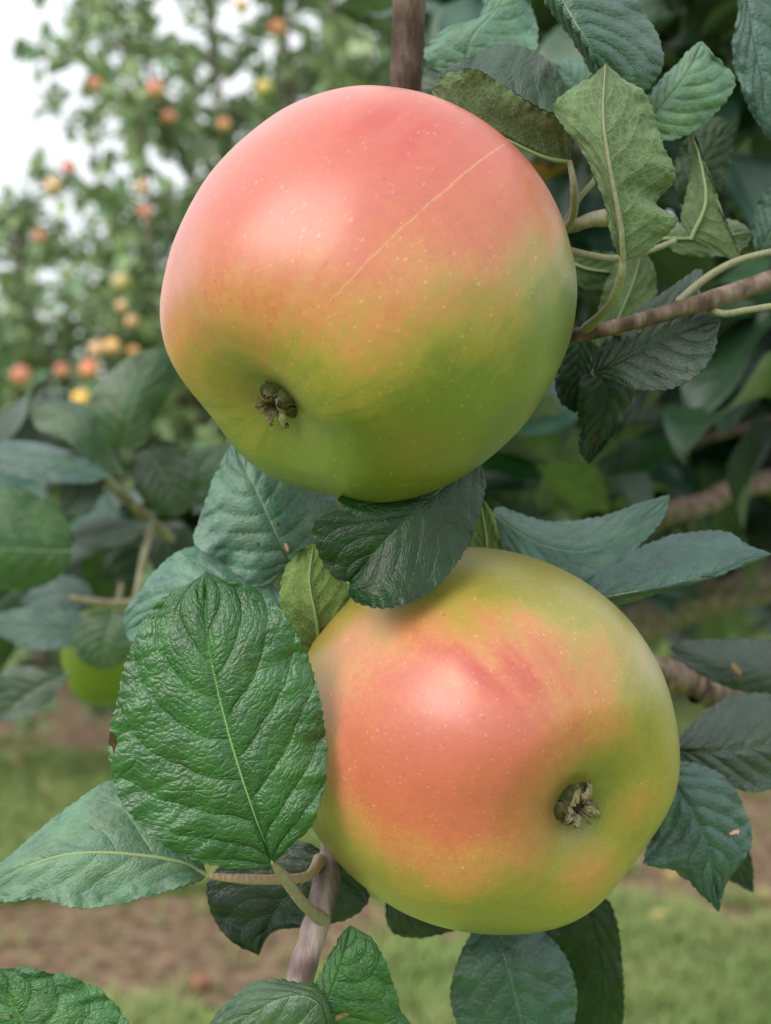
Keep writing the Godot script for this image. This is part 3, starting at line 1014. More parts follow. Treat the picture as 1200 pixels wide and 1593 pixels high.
	# right of the lower apple
	leaf(root, 0.32, [[1030, 1195, 0], [1075, 1260, 0.3], [1105, 1330, 0.3], [1118, 1418, 0]],
		[[1075, 1188, -0.2], [1130, 1215, -0.3], [1160, 1270, -0.3], [1166, 1320, -0.2], [1128, 1372, 0]],
		[[1000, 1240, 0.2], [1012, 1300, 0.3], [1002, 1342, 0.5], [1048, 1352, 0.4], [1085, 1385, 0.2]],
		mat.blue, mat.under, {"nt": 100, "ns": 14, "relief": 0.9, "tooth": 3.0, "rib": 0.4, "marks": [[0.55, -0.5, 0.56, -0.72, 0.015, "pink"]], "stalk": [[960, 1150, 36], [760, 1080, 38], [605, 1050, 35.6]]})
	leaf(root, 0.37, [[1090, 1280, 0], [1130, 1320, 0.1], [1172, 1388, 0]],
		[[1140, 1280, 0], [1168, 1330, 0]], [[1090, 1320, 0], [1130, 1365, 0]],
		mat.dark, mat.under, {"nt": 60, "ns": 8, "tooth": 2.4, "rib": 0.3})
	leaf(root, 0.335, [[1050, 1168, 0], [1110, 1170, 0.3], [1190, 1160, 0.3], [1290, 1150, 0]],
		[[1070, 1135, -0.3], [1130, 1088, -0.8], [1200, 1082, -0.9], [1260, 1110, -0.5]],
		[[1065, 1190, 0.2], [1110, 1215, 0.4], [1180, 1232, 0.5], [1250, 1205, 0.3]],
		mat.dark, mat.under, {"nt": 90, "ns": 13, "relief": 0.7, "tooth": 2.6, "rib": 0.35, "stalk": [[900, 1150, 38], [700, 1090, 39], [605, 1058, 35.8]]})
	leaf(root, 0.37, [[1290, 1060, 0], [1200, 1045, 0.3], [1110, 1030, 0.2], [1042, 1008, 0]],
		[[1240, 1085, 0.4], [1180, 1082, 0.4], [1110, 1060, 0.3], [1060, 1030, 0.2]],
		[[1260, 1015, -0.5], [1190, 995, -0.7], [1110, 996, -0.5], [1060, 998, -0.2]],
		mat.dark, mat.under, {"nt": 80, "ns": 12, "relief": 0.2, "tooth": 2.0, "rib": 0.3, "marks": [[0.60, 0.1, 0.54, -0.35, 0.025, "tan"]]})
	# below the lower apple
	leaf(root, 0.318, [[768, 1430, -0.6], [785, 1490, 0.2], [805, 1560, 0.3], [830, 1690, 0]],
		[[830, 1440, -0.4], [880, 1490, -0.2], [897, 1560, -0.1], [875, 1640, -0.1]],
		[[735, 1450, -0.3], [708, 1510, 0], [704, 1570, 0], [750, 1650, 0]],
		mat.blue, mat.under, {"nt": 100, "ns": 14, "relief": 0.4, "tooth": 2.4, "rib": 0.35, "stalk": [[750, 1370, 35], [690, 1240, 38], [600, 1090, 35.6]]})
	leaf(root, 0.345, [[900, 1380, 0], [925, 1450, 0.1], [935, 1540, 0.1], [920, 1680, 0]],
		[[945, 1400, 0], [962, 1450, 0], [970, 1550, 0], [960, 1640, 0]],
		[[850, 1420, 0], [855, 1500, 0], [880, 1600, 0]],
		mat.deep, mat.under_dark, {"nt": 80, "ns": 12, "tooth": 2.6, "rib": 0.3, "ribmat": mat.midrib_dull, "stalk": [[820, 1270, 37], [700, 1150, 38], [605, 1080, 35.6]]})
	leaf(root, 0.335, [[600, 1400, 0], [640, 1425, 0.2], [712, 1446, 0]],
		[[640, 1400, 0], [690, 1425, 0]], [[602, 1430, 0], [615, 1452, 0], [660, 1458, 0]],
		mat.dark, mat.under, {"nt": 60, "ns": 9, "tooth": 2.4, "rib": 0.3, "stalk": [[570, 1340, 33], [545, 1270, 32]]})


# ---------------------------------------------------------------- the shoot at upper right

func make_upper_shoot() -> void:
	var root := thing("apple_branch", spot(1260, 415, 0.31), "purplish brown side shoot with curled leaves right of the upper apple", "branch")
	limb(root, "twig", [[1260, 412, 31, 2.1], [1195, 437, 30.5, 2.15], [1110, 465, 30, 2.0], [1040, 486, 29.8, 1.75], [960, 508, 29.8, 1.6], [895, 522, 30.3, 1.6], [780, 540, 33, 1.7], [655, 560, 35.3, 1.8]], mat.bark_mid, 60, 16)
	limb(root, "spur", [[655, 400, 34.8, 1.6], [800, 370, 32, 1.4], [890, 352, 30.6, 1.35], [920, 342, 30.4, 1.55], [948, 338, 30.4, 1.9], [965, 335, 30.5, 1.2]], mat.bark_green, 40, 14)
	limb(root, "twig", [[1055, 470, 30.2, 0.9], [1100, 432, 30.4, 0.85], [1150, 405, 30.6, 0.8], [1230, 385, 30.8, 0.8]], mat.stalk, 30, 12)
	limb(root, "twig", [[1100, 478, 30.2, 0.9], [1125, 488, 29.8, 0.75], [1165, 482, 29.6, 0.7], [1240, 470, 29.6, 0.7]], mat.stalk, 30, 12)
	# folded leaf over the apple's shoulder
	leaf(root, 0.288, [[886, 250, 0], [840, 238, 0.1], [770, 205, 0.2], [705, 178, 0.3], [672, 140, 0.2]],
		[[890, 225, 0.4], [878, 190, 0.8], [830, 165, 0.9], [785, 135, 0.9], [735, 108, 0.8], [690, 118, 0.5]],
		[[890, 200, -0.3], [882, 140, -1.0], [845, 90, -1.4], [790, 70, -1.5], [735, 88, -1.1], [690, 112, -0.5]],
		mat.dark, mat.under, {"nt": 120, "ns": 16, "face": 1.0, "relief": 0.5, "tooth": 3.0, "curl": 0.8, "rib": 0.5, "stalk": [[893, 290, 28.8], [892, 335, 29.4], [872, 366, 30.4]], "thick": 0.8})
	# pale underside facing the viewer
	leaf(root, 0.27, [[968, 402, -0.2], [964, 350, 0.1], [946, 250, 0.4], [938, 180, 0.3], [942, 100, -0.2]],
		[[955, 380, 0.0], [938, 310, 0.1], [908, 240, 0.1], [862, 172, -0.1], [885, 140, -0.2], [920, 118, -0.2]],
		[[1000, 396, -0.4], [1054, 345, -0.5], [1022, 315, -0.5], [1052, 275, -0.5], [1030, 220, -0.3], [1008, 150, -0.3], [970, 122, -0.2]],
		mat.dark, mat.under, {"nt": 120, "ns": 16, "face": -1.0, "relief": 0.45, "tooth": 3.0, "rib": 0.62, "sunk": 0.6, "stalk": [[966, 430, 27.4], [948, 475, 28.2], [912, 512, 30]], "thick": 0.85, "ribmat": mat.stalk})
	# curved pale stalk behind
	limb(root, "petiole", [[820, 372, 31.5, 0.8], [880, 388, 30.6, 0.85], [920, 398, 30.2, 0.85], [960, 402, 30.1, 0.8], [1010, 390, 30.4, 0.7], [1050, 375, 30.8, 0.6]], mat.stalk, 30, 10, 0.05)
	limb(root, "petiole", [[878, 350, 30.8, 0.7], [900, 310, 30.6, 0.65], [925, 280, 30.6, 0.6], [940, 240, 30.9, 0.5]], mat.stalk, 24, 10, 0.05)
	# blue leaf from the top edge
	leaf(root, 0.297, [[858, -30, 0.3], [890, 25, 0.6], [920, 75, 0.6], [938, 128, 0.2]],
		[[905, -40, 0.1], [975, -10, -0.4], [1015, 45, -0.6], [1030, 95, -0.6], [1005, 138, -0.4], [965, 140, -0.1]],
		[[850, 0, 0.0], [878, 40, -0.1], [908, 85, 0.0], [925, 118, 0.0]],
		mat.blue, mat.under, {"nt": 110, "ns": 16, "relief": 0.8, "tooth": 3.0, "rib": 0.55})
	leaf(root, 0.308, [[1000, 190, 0], [1030, 165, 0.2], [1065, 120, 0.2], [1092, 65, -0.2]],
		[[1005, 155, 0], [1020, 135, -0.1], [1055, 100, -0.2], [1080, 72, -0.2]],
		[[1030, 218, 0], [1085, 200, -0.1], [1142, 135, -0.3], [1125, 100, -0.3], [1110, 85, -0.2]],
		mat.pale, mat.under, {"nt": 90, "ns": 14, "relief": 0.6, "tooth": 3.0, "rib": 0.4})
	leaf(root, 0.345, [[915, 150, 0], [890, 125, 0.1], [858, 98, 0]], [[880, 150, 0], [860, 120, 0]], [[935, 120, 0], [900, 92, 0]], mat.pale, mat.under, {"nt": 60, "ns": 9, "rib": 0.3})
	# dark leaf with the pale twisted one beside it
	leaf(root, 0.345, [[1060, 320, 0], [1085, 270, 0.2], [1110, 225, 0.1], [1140, 190, 0]],
		[[1050, 285, 0], [1056, 235, 0], [1085, 195, 0], [1115, 182, 0]], [[1110, 310, 0], [1135, 255, 0], [1142, 215, 0]],
		mat.deep, mat.under_dark, {"nt": 80, "ns": 11, "rib": 0.3})
	leaf(root, 0.315, [[1075, 372, 0], [1098, 315, 0.2], [1090, 250, 0.2], [1070, 188, 0]],
		[[1060, 340, -0.2], [1072, 280, -0.2], [1072, 225, -0.1]], [[1150, 405, 0.0], [1128, 340, 0.2], [1100, 260, 0.2], [1082, 215, 0.1]],
		mat.deep, mat.under, {"nt": 90, "ns": 11, "face": -1.0, "rib": 0.5, "sunk": 0.5, "tooth": 2.6})
	leaf(root, 0.33, [[1030, 372, 0], [1080, 372, 0.2], [1170, 362, 0]], [[1050, 350, -0.2], [1110, 340, -0.3], [1150, 345, -0.2]], [[1060, 395, 0.2], [1120, 398, 0.2], [1160, 385, 0.1]], mat.dark, mat.under, {"nt": 70, "ns": 10, "face": -1.0, "rib": 0.4, "sunk": 0.5})
	# top left group behind the branch
	leaf(root, 0.328, [[722, 112, 0], [735, 60, 0.2], [768, 20, 0.1], [815, -40, 0]],
		[[672, 105, 0], [662, 75, 0], [700, 42, 0], [742, 32, -0.1], [765, -10, -0.1]], [[780, 112, 0], [828, 90, 0], [836, 48, -0.1], [825, 0, -0.1]],
		mat.pale, mat.under, {"nt": 100, "ns": 14, "tooth": 2.6, "rib": 0.4, "relief": 0.3})
	leaf(root, 0.365, [[735, 130, 0], [690, 140, 0.1], [640, 165, 0]], [[710, 160, 0], [670, 185, 0]], [[700, 105, 0], [655, 108, 0], [640, 135, 0]], mat.plain, mat.under, {"nt": 70, "ns": 10, "rib": 0.3})
	leaf(root, 0.32, [[1150, -60, 0], [1170, 40, 0.2], [1190, 130, 0.2], [1225, 230, 0]],
		[[1230, 0, 0], [1260, 100, 0], [1255, 190, 0]], [[1150, 20, 0], [1140, 75, 0], [1155, 140, 0], [1190, 205, 0]],
		mat.blue, mat.under, {"nt": 90, "ns": 13, "rib": 0.4, "relief": 0.7})
	leaf(root, 0.325, [[1180, 400, 0], [1205, 350, 0.2], [1240, 280, 0]], [[1172, 370, 0], [1178, 320, 0], [1205, 285, 0]], [[1220, 395, 0], [1250, 340, 0]], mat.blue, mat.under, {"nt": 70, "ns": 10, "rib": 0.4})
	# below the shoot
	leaf(root, 0.303, [[922, 582, 0], [975, 555, 0.1], [1040, 520, 0.1], [1120, 500, 0]],
		[[935, 540, 0], [985, 490, -0.2], [1040, 450, -0.5], [1090, 420, -0.6], [1085, 450, -0.4], [1105, 480, -0.2]],
		[[950, 592, 0.2], [1000, 608, 0.5], [1060, 600, 0.6], [1105, 560, 0.4]],
		mat.dark, mat.under_dark, {"nt": 110, "ns": 14, "rib": 0.4, "relief": 0.5, "tooth": 2.6, "ribmat": mat.stalk, "stalk": [[935, 560, 31.2], [955, 525, 30.6], [965, 510, 30]]})
	leaf(root, 0.318, [[930, 575, 0], [945, 610, 0.1], [935, 660, 0.1], [916, 722, 0]],
		[[965, 575, 0], [988, 592, 0], [975, 640, 0], [945, 690, 0]], [[905, 590, 0], [900, 640, 0.1], [903, 700, 0.1]],
		mat.deep, mat.under_dark, {"nt": 80, "ns": 11, "rib": 0.35, "ribmat": mat.midrib_dull, "tooth": 2.4, "marks": [[0.68, 0.0, 0.80, 0.25, 0.05, "brown"]]})
	leaf(root, 0.322, [[905, 520, 0], [900, 570, 0.1], [895, 642, 0]], [[920, 530, 0], [920, 580, 0], [915, 625, 0]], [[885, 530, 0], [865, 590, 0], [872, 625, 0]], mat.deep, mat.under_dark, {"nt": 70, "ns": 10, "rib": 0.3})
	leaf(root, 0.335, [[940, 560, 0], [960, 500, 0.1], [985, 440, 0.1], [1000, 385, 0]], [[925, 520, 0], [940, 450, 0], [965, 400, 0]], [[985, 540, 0], [1020, 480, 0], [1018, 420, 0]], mat.dark, mat.under, {"nt": 70, "ns": 10, "face": -1.0, "rib": 0.4, "sunk": 0.6})
	leaf(root, 0.34, [[870, 400, 0], [920, 420, 0.1], [1000, 425, 0]], [[900, 390, 0], [960, 395, 0]], [[880, 435, 0], [920, 450, 0], [965, 445, 0]], mat.dark, mat.under_dark, {"nt": 70, "ns": 10, "face": -1.0, "rib": 0.4, "sunk": 0.6})


# ---------------------------------------------------------------- apples

func apple_profile() -> PackedVector3Array:
	return points([[0.0, -0.785], [0.07, -0.79], [0.14, -0.812], [0.22, -0.852], [0.32, -0.887], [0.42, -0.90], [0.57, -0.87], [0.74, -0.745], [0.885, -0.52], [0.97, -0.24], [1.0, 0.05], [0.975, 0.36], [0.89, 0.61], [0.74, 0.79], [0.55, 0.87], [0.38, 0.85], [0.25, 0.75], [0.15, 0.62], [0.07, 0.53], [0.0, 0.5]])


func shade(f: float, deep: float) -> Color:
	# skin from green through yellow and orange to red, as linear colour
	var stops := [Color(0.145, 0.19, 0.024), Color(0.31, 0.255, 0.042), Color(0.50, 0.215, 0.075), Color(0.50, 0.142, 0.07), Color(0.475, 0.115, 0.075)]
	var x := clampf(f, 0.0, 1.0) * 4.0
	var i := mini(int(x), 3)
	return stops[i].lerp(stops[i + 1], x - i).lerp(Color(0.40, 0.045, 0.03), clampf(deep, 0.0, 1.0) * 0.9)


func bump_of(x: float, y: float, cx: float, cy: float, rx: float, ry: float) -> float:
	return exp(-pow((x - cx) / rx, 2.0) - pow((y - cy) / ry, 2.0))


func skin_of(which: int, p: Vector3, streak: float, blotch: float) -> Color:
	# p: place on the fruit in units of its radius, x right, y up, z towards the light side
	var f := 0.0
	var deep := 0.0
	if which == 0:
		f = p.y + 0.35 - (0.50 if p.x > 0.0 else 0.10) * p.x * p.x - 0.12 * p.x + 0.18 * blotch + 0.12 * streak
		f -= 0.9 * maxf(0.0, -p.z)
		f = 0.33 + f * 1.05
		f -= 0.7 * bump_of(p.x, p.y, 0.25, 0.92, 0.5, 0.13)
		f += 0.35 * bump_of(p.x, p.y, 0.2, -0.98, 0.35, 0.12)
		deep = 1.0 * bump_of(p.x, p.y, 0.14, 0.66, 0.36, 0.20) * (0.75 + 0.5 * streak + 0.5 * blotch) + 0.22 * clampf(f - 0.7, 0, 1)
	else:
		var dx := (p.x + 0.2) / (0.90 if p.x > -0.2 else 1.05)
		var dy := (p.y - 0.08) / (0.74 if p.y > 0.08 else 0.74)
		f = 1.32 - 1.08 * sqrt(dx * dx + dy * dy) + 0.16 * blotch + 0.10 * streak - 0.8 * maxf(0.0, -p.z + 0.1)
		f -= 2.2 * maxf(0.0, -p.y + 0.05) * maxf(0.0, -p.x - 0.45)
		f -= 2.4 * maxf(0.0, -p.x - 0.74) * smoothstep(0.5, 0.1, p.y)
		f = maxf(f, 0.26 * bump_of(p.x, p.y, 0.48, -0.58, 0.20, 0.17) + 0.18)
		f = maxf(f, 0.24 * bump_of(p.x, p.y, 0.68, -0.24, 0.17, 0.14) + 0.18)
		f -= 0.3 * bump_of(p.x, p.y, 0.5, -0.1, 0.16, 0.2)
		deep = 1.15 * bump_of(p.x, p.y, 0.02, 0.48, 0.45, 0.14) * (0.7 + 0.5 * streak + 0.5 * blotch) + 0.25 * bump_of(p.x, p.y, -0.55, -0.2, 0.3, 0.3)
	var grain := bumpy.get_noise_3d(p.x * 30.0 + which * 4.0, p.y * 30.0, p.z * 30.0)
	return shade(f + 0.12 * grain * (1.0 - absf(f - 0.5)), deep + 0.12 * grain)


func make_apple(which: int, at: Vector3, radius: float, calyx_way: Vector3, roll: float, label: String, stem_end: Vector3) -> Node3D:
	var root := thing("apple", at, label, "apple", "ripe apples hanging on the bearing branch")
	var rows := 150
	var cols := 181
	var up := -calyx_way.normalized()
	var e1 := up.cross(Vector3(0.1, 0.3, 1.0)).normalized().rotated(up, roll)
	var e2 := up.cross(e1)
	var outline := apple_profile()
	var ring := []
	for i in rows:
		ring.append(spline(outline, float(i) / (rows - 1)))
	var v := PackedVector3Array()
	var uv := PackedVector2Array()
	for i in rows:
		for j in cols:
			v.append(apple_point(which, ring[i], TAU * j / (cols - 1), radius, e1, e2, up))
			uv.append(Vector2(float(j) / (cols - 1), float(i) / (rows - 1)))
	var n := PackedVector3Array()
	n.resize(v.size())
	for i in rows:
		for j in cols:
			var a := v[i * cols + (j + 1) % (cols - 1)] - v[i * cols + (j - 1 + cols - 1) % (cols - 1)]
			var b := v[mini(i + 1, rows - 1) * cols + j] - v[maxi(i - 1, 0) * cols + j]
			var c := a.cross(b)
			n[i * cols + j] = c.normalized() if c.length() > 1e-12 else (up if i > 2 else -up)
	# the skin's colours
	var w := 768
	var h := 512
	var im := Image.create(w, h, false, Image.FORMAT_RGBF)
	for y in h:
		var pr: Vector3 = spline(outline, (y + 0.5) / h)
		for x in w:
			var a := TAU * (x + 0.5) / w
			var p := (e1 * cos(a) + e2 * sin(a)) * pr.x + up * pr.y * float(TALL[which])
			var streak := bumpy.get_noise_3d(cos(a) * 7.0 + which * 9.0, sin(a) * 7.0, pr.y * 0.8)
			var blotch := bumpy.get_noise_3d(p.x * 2.6 + which * 5.0, p.y * 2.6, p.z * 2.6)
			var c := skin_of(which, p, streak, blotch)
			var fine := 1.0 + 0.07 * bumpy.get_noise_3d(p.x * 14.0, p.y * 14.0, p.z * 14.0)
			# russet and downy green in the basins; calyx basin shade painted in too
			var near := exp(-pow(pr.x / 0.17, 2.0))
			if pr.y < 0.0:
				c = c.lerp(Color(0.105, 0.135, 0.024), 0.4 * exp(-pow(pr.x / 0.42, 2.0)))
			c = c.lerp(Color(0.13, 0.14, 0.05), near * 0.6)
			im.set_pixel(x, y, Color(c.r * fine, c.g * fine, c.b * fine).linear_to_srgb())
	im.resize(2048, 1400, Image.INTERPOLATE_CUBIC)
	w = 2048
	h = 1400
	# pale pores, each with a soft edge; small near the calyx, wider apart towards the stem
	var length := 0.0
	for i in 60:
		length += spline(outline, i / 60.0).distance_to(spline(outline, (i + 1) / 60.0))
	for k in [5200, 9500][which]:
		var t := random.randf_range(0.12, 0.93)
		var pr: Vector3 = spline(outline, t)
		if random.randf() > pr.x * (1.0 if t < 0.5 else 0.6):
			continue
		var a := random.randf()
		var size := (random.randf_range(0.0030, 0.0068) if which == 0 else random.randf_range(0.0024, 0.0052)) * (1.25 if random.randf() < 0.12 else 0.85)
		var ry := size / length * h
		var rx := size / (TAU * maxf(pr.x, 0.1)) * w
		var strong := random.randf_range(0.12, 0.40)
		var dim := random.randf() < 0.12
		var cx := a * w
		var cy := t * h
		for y in range(int(cy - ry * 1.6), int(cy + ry * 1.6) + 1):
			for x in range(int(cx - rx * 1.6), int(cx + rx * 1.6) + 1):
				if y < 0 or y >= h:
					continue
				var q := pow((x + 0.5 - cx) / rx, 2.0) + pow((y + 0.5 - cy) / ry, 2.0)
				var m := strong * clampf(1.6 - q, 0.0, 1.0)
				if m > 0.0:
					var xx := posmod(x, w)
					im.set_pixel(xx, y, im.get_pixel(xx, y).lerp(Color(0.45, 0.25, 0.12) if dim else im.get_pixel(xx, y).lerp(Color(0.98, 0.90, 0.86), 0.62), m))
	if which == 0:
		# the thin russet scar across the cheek
		var a0 := scar_place(which, Vector3(0.61, 0.62, 0.47).normalized(), e1, e2, up, outline)
		var a1 := scar_place(which, Vector3(0.30, 0.31, 0.90).normalized(), e1, e2, up, outline)
		var a2 := scar_place(which, Vector3(-0.06, -0.06, 1.0).normalized(), e1, e2, up, outline)
		var a3 := scar_place(which, Vector3(-0.24, -0.24, 0.95).normalized(), e1, e2, up, outline)
		var line := PackedVector3Array([a0, a1, a2, a3])
		for k in 2600:
			var u := k / 2599.0
			var q := spline(line, u)
			q.x += 0.0011 * bumpy.get_noise_1d(u * 9.0)
			q.y += 0.0011 * bumpy.get_noise_1d(u * 11.0 + 40.0)
			var wide := lerpf(2.3, 1.5, u)
			var m := (0.75 if u < 0.72 else lerpf(0.75, 0.12, (u - 0.72) / 0.28)) * (0.4 if u > 0.86 else 0.6)
			for y in range(int(q.y * h - wide), int(q.y * h + wide) + 1):
				for x in range(int(q.x * w - wide), int(q.x * w + wide) + 1):
					var dd := Vector2(x + 0.5 - q.x * w, y + 0.5 - q.y * h).length() / wide
					if dd < 1.0:
						var xx := posmod(x, w)
						im.set_pixel(xx, clampi(y, 0, h - 1), im.get_pixel(xx, clampi(y, 0, h - 1)).lerp(Color(0.74, 0.62, 0.38), m * (0.65 + 0.7 * bumpy.get_noise_1d(u * 40.0)) * (1.0 - dd) * 0.3))
	im.convert(Image.FORMAT_RGB8)
	var m := paint(Color.WHITE, 0.40, 0.5)
	m.clearcoat_enabled = true
	m.clearcoat = 0.5
	m.clearcoat_roughness = 0.36
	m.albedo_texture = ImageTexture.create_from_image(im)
	m.heightmap_enabled = true
	m.heightmap_texture = mat.pores
	m.heightmap_scale = 0.006
	m.subsurf_scatter_enabled = true
	m.subsurf_scatter_strength = 0.08
	var idx := PackedInt32Array()
	sheet_index(rows, cols, 0, false, idx)
	var mesh := ArrayMesh.new()
	surface(mesh, v, n, uv, idx, m)
	place("skin", mesh, root)
	# calyx: a dark eye and five dried sepals
	var way := -up
	var eye := Tube.new()
	var foot := way * radius * 0.785 * float(TALL[which])
	add_tube(eye, PackedVector3Array([foot - way * 0.002, foot + way * 0.0003, foot + way * 0.0012]), PackedFloat32Array([0.0036, 0.0038, 0.0030]), 20, 0.3)
	var calyx := place("calyx", tube_mesh(eye, mat.eye), root)
	for k in 5:
		var a := TAU * k / 5.0 + random.randf_range(-0.14, 0.14)
		var out := e1 * cos(a) + e2 * sin(a)
		var across := way.cross(out)
		var reach: float = random.randf_range(0.75, 1.2)
		var open: float = [0.55, 0.9][which] * random.randf_range(0.6, 1.3)
		var sv := PackedVector3Array()
		var sc := PackedColorArray()
		for i in 21:
			var t := i / 20.0
			var inward := minf(t / 0.5, 1.0)
			var tip := maxf(0.0, (t - 0.5) / 0.5)
			var far := lerpf(0.0047, 0.0018, smoothstep(0.0, 1.0, inward)) + 0.0040 * open * reach * tip * tip
			var rise := -0.0002 + 0.0022 * sin(inward * 1.5) + reach * (0.0032 * tip - 0.0030 * tip * tip * open)
			var c := foot + out * far + way * rise + across * (0.0009 * sin(tip * 5.0 + k * 2.0) * tip)
			var wide := lerpf(0.0023, 0.0013, inward) * (1.0 - 0.85 * tip) + 0.0002
			for j in 9:
				var s := j / 4.0 - 1.0
				var crumple := bumpy.get_noise_3d(s * 2.2 + k * 7.0, t * 7.0, which * 5.0)
				sv.append(c + across * s * wide + way * (0.0007 * crumple - 0.0011 * s * s * (1.0 - tip)) + out * (0.0006 * s * s * tip))
				sc.append(Color(0.055, 0.062, 0.022).lerp(Color(0.30, 0.27, 0.17), clampf(t * 1.6 - 0.3 + 0.5 * crumple, 0, 1)).lerp(Color(0.10, 0.06, 0.04), clampf(tip * 0.5 - 0.8 * crumple - 0.1 + (0.35 if k == 2 else 0.0), 0.0, 0.8)))
		var sn := grid_normals(sv, 21, 9)
		var both := PackedVector3Array()
		var bn := sn.duplicate()
		for i in sv.size():
			both.append(sv[i] + sn[i] * 0.0003)
			bn.append(-sn[i])
		for i in sv.size():
			both.append(sv[i] - sn[i] * 0.0003)
		sc.append_array(sc.duplicate())
		var si := PackedInt32Array()
		sheet_index(21, 9, 0, false, si)
		sheet_index(21, 9, sv.size(), true, si)
		var sm := ArrayMesh.new()
		surface(sm, both, bn, PackedVector2Array(), si, mat.sepal, sc)
		place("sepal", sm, calyx)
	for k in 9:
		var a := random.randf() * TAU
		var out := e1 * cos(a) + e2 * sin(a)
		var f := foot + out * 0.0012 + way * 0.001
		var e := foot + out * random.randf_range(0.0012, 0.0034) + way * random.randf_range(0.0025, 0.0048)
		var hair := Tube.new()
		add_tube(hair, PackedVector3Array([f, f.lerp(e, 0.5) + way * 0.0006, e, e + out * 0.0007 - way * 0.0003]), PackedFloat32Array([0.0003, 0.00022, 0.00018, 0.0003]), 5)
		place("stamen", tube_mesh(hair, mat.sepal_brown), calyx)
	# stem from its hollow to the branch
	var st := Tube.new()
	var a := up * radius * 0.43
	var b := up * radius * 1.0
	var e := stem_end - at
	var sp := PackedVector3Array()
	var sr := PackedFloat32Array()
	for i in 14:
		sp.append(spline(PackedVector3Array([a, b, e]), i / 13.0))
		sr.append(0.0013 + 0.0006 * absf(i / 13.0 - 0.4))
	add_tube(st, sp, sr, 9, 0.1)
	place("stem", tube_mesh(st, mat.bark_green), root)
	return root


func scar_place(which: int, p: Vector3, e1: Vector3, e2: Vector3, up: Vector3, outline: PackedVector3Array) -> Vector3:
	# the skin's own coordinates of the place in that direction from the core
	var a := atan2(p.dot(e2), p.dot(e1)) / TAU
	var want := atan2(p.dot(up), Vector2(p.dot(e1), p.dot(e2)).length())
	var best := 0.0
	var least := 9.0
	for i in 400:
		var q := spline(outline, i / 399.0)
		var g := absf(atan2(q.y, q.x) - want)
		if g < least:
			least = g
			best = i / 399.0
	return Vector3(a if a >= 0.0 else a + 1.0, best, 0)


func apple_point(which: int, q: Vector3, a: float, radius: float, e1: Vector3, e2: Vector3, up: Vector3) -> Vector3:
	# five soft ribs towards the calyx, and the unevenness of a grown fruit
	var low := clampf((-q.y - 0.1) / 0.7, 0.0, 1.0)
	var ribs := 1.0 + 0.018 * low * cos(5.0 * a + which) * minf(1.0, q.x * 3.0)
	var dir := e1 * cos(a) + e2 * sin(a)
	var p := dir * q.x * ribs + up * q.y * (float(TALL[which]) + 0.022 * low * cos(5.0 * a + which) * q.x)
	var uneven := 1.0 + (0.024 if which == 0 else 0.014) * bumpy.get_noise_3d(p.x * 0.7 + which * 3.0 + 2.0, p.y * 0.7, p.z * 0.7)
	return p * radius * uneven


func make_apples() -> void:
	mat.pores = noise_picture(0.05, [Color(0.35, 0.35, 0.35), Color(0.65, 0.65, 0.65)], [0.2, 0.8], 12)
	mat.eye = paint(Color(0.16, 0.11, 0.09), 0.9)
	mat.sepal = paint(Color.WHITE, 0.9, 0.2)
	mat.sepal.vertex_color_use_as_albedo = true
	mat.sepal_brown = paint(Color(0.42, 0.34, 0.27), 0.9)
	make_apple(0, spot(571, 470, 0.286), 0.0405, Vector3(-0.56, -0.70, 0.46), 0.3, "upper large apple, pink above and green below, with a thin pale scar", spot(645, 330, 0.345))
	make_apple(1, spot(756, 1151, 0.300), 0.0399, Vector3(0.52, -0.29, 0.80), 0.9, "lower large apple with orange red blush and its open calyx facing right", spot(610, 1030, 0.355))


func small_apple(label: String, at: Vector3, radius: float, base: Color, cheek: Color, cheek_way: Vector3, down: Vector3, group: String, detailed := false) -> void:
	var root := thing("apple", at, label, "apple", group)
	var rows := 40 if detailed else 18
	var cols := 49 if detailed else 21
	var up := -down.normalized()
	var e1 := up.cross(Vector3(0.1, 0.3, 1.0)).normalized()
	var e2 := up.cross(e1)
	var outline := apple_profile()
	var v := PackedVector3Array()
	var uv := PackedVector2Array()
	var col := PackedColorArray()
	for i in rows:
		var q := spline(outline, float(i) / (rows - 1))
		for j in cols:
			var a := TAU * j / (cols - 1)
			var p := apple_point(1, q, a, 1.0, e1, e2, up)
			v.append(p * radius)
			uv.append(Vector2.ZERO)
			var k := smoothstep(-0.35, 0.75, p.dot(cheek_way.normalized()) + 0.25 * bumpy.get_noise_3d(p.x * 2.0 + radius * 900.0, p.y * 2.0, p.z * 2.0))
			col.append(base.srgb_to_linear().lerp(cheek.srgb_to_linear(), k))
	var n := PackedVector3Array()
	n.resize(v.size())
	for i in rows:
		for j in cols:
			var a := v[i * cols + (j + 1) % (cols - 1)] - v[i * cols + (j - 1 + cols - 1) % (cols - 1)]
			var b := v[mini(i + 1, rows - 1) * cols + j] - v[maxi(i - 1, 0) * cols + j]
			var c := a.cross(b)
			n[i * cols + j] = c.normalized() if c.length() > 1e-12 else (up if i > 2 else -up)
	var idx := PackedInt32Array()
	sheet_index(rows, cols, 0, false, idx)
	var mesh := ArrayMesh.new()
	surface(mesh, v, n, uv, idx, mat.small_skin, col)
	place("skin", mesh, root)
	var st := Tube.new()
	add_tube(st, PackedVector3Array([up * radius * 0.45, up * radius * 0.9, up * radius * 1.25 + e1 * radius * 0.1]), PackedFloat32Array([0.0015, 0.0013, 0.0016]), 7)
	place("stem", tube_mesh(st, mat.bark_green), root)
	var cy := Tube.new()
	add_tube(cy, PackedVector3Array([down.normalized() * radius * 0.64, down.normalized() * radius * 0.76]), PackedFloat32Array([0.004, 0.005]), 7, 0.3)
	place("calyx", tube_mesh(cy, mat.sepal_brown), root)


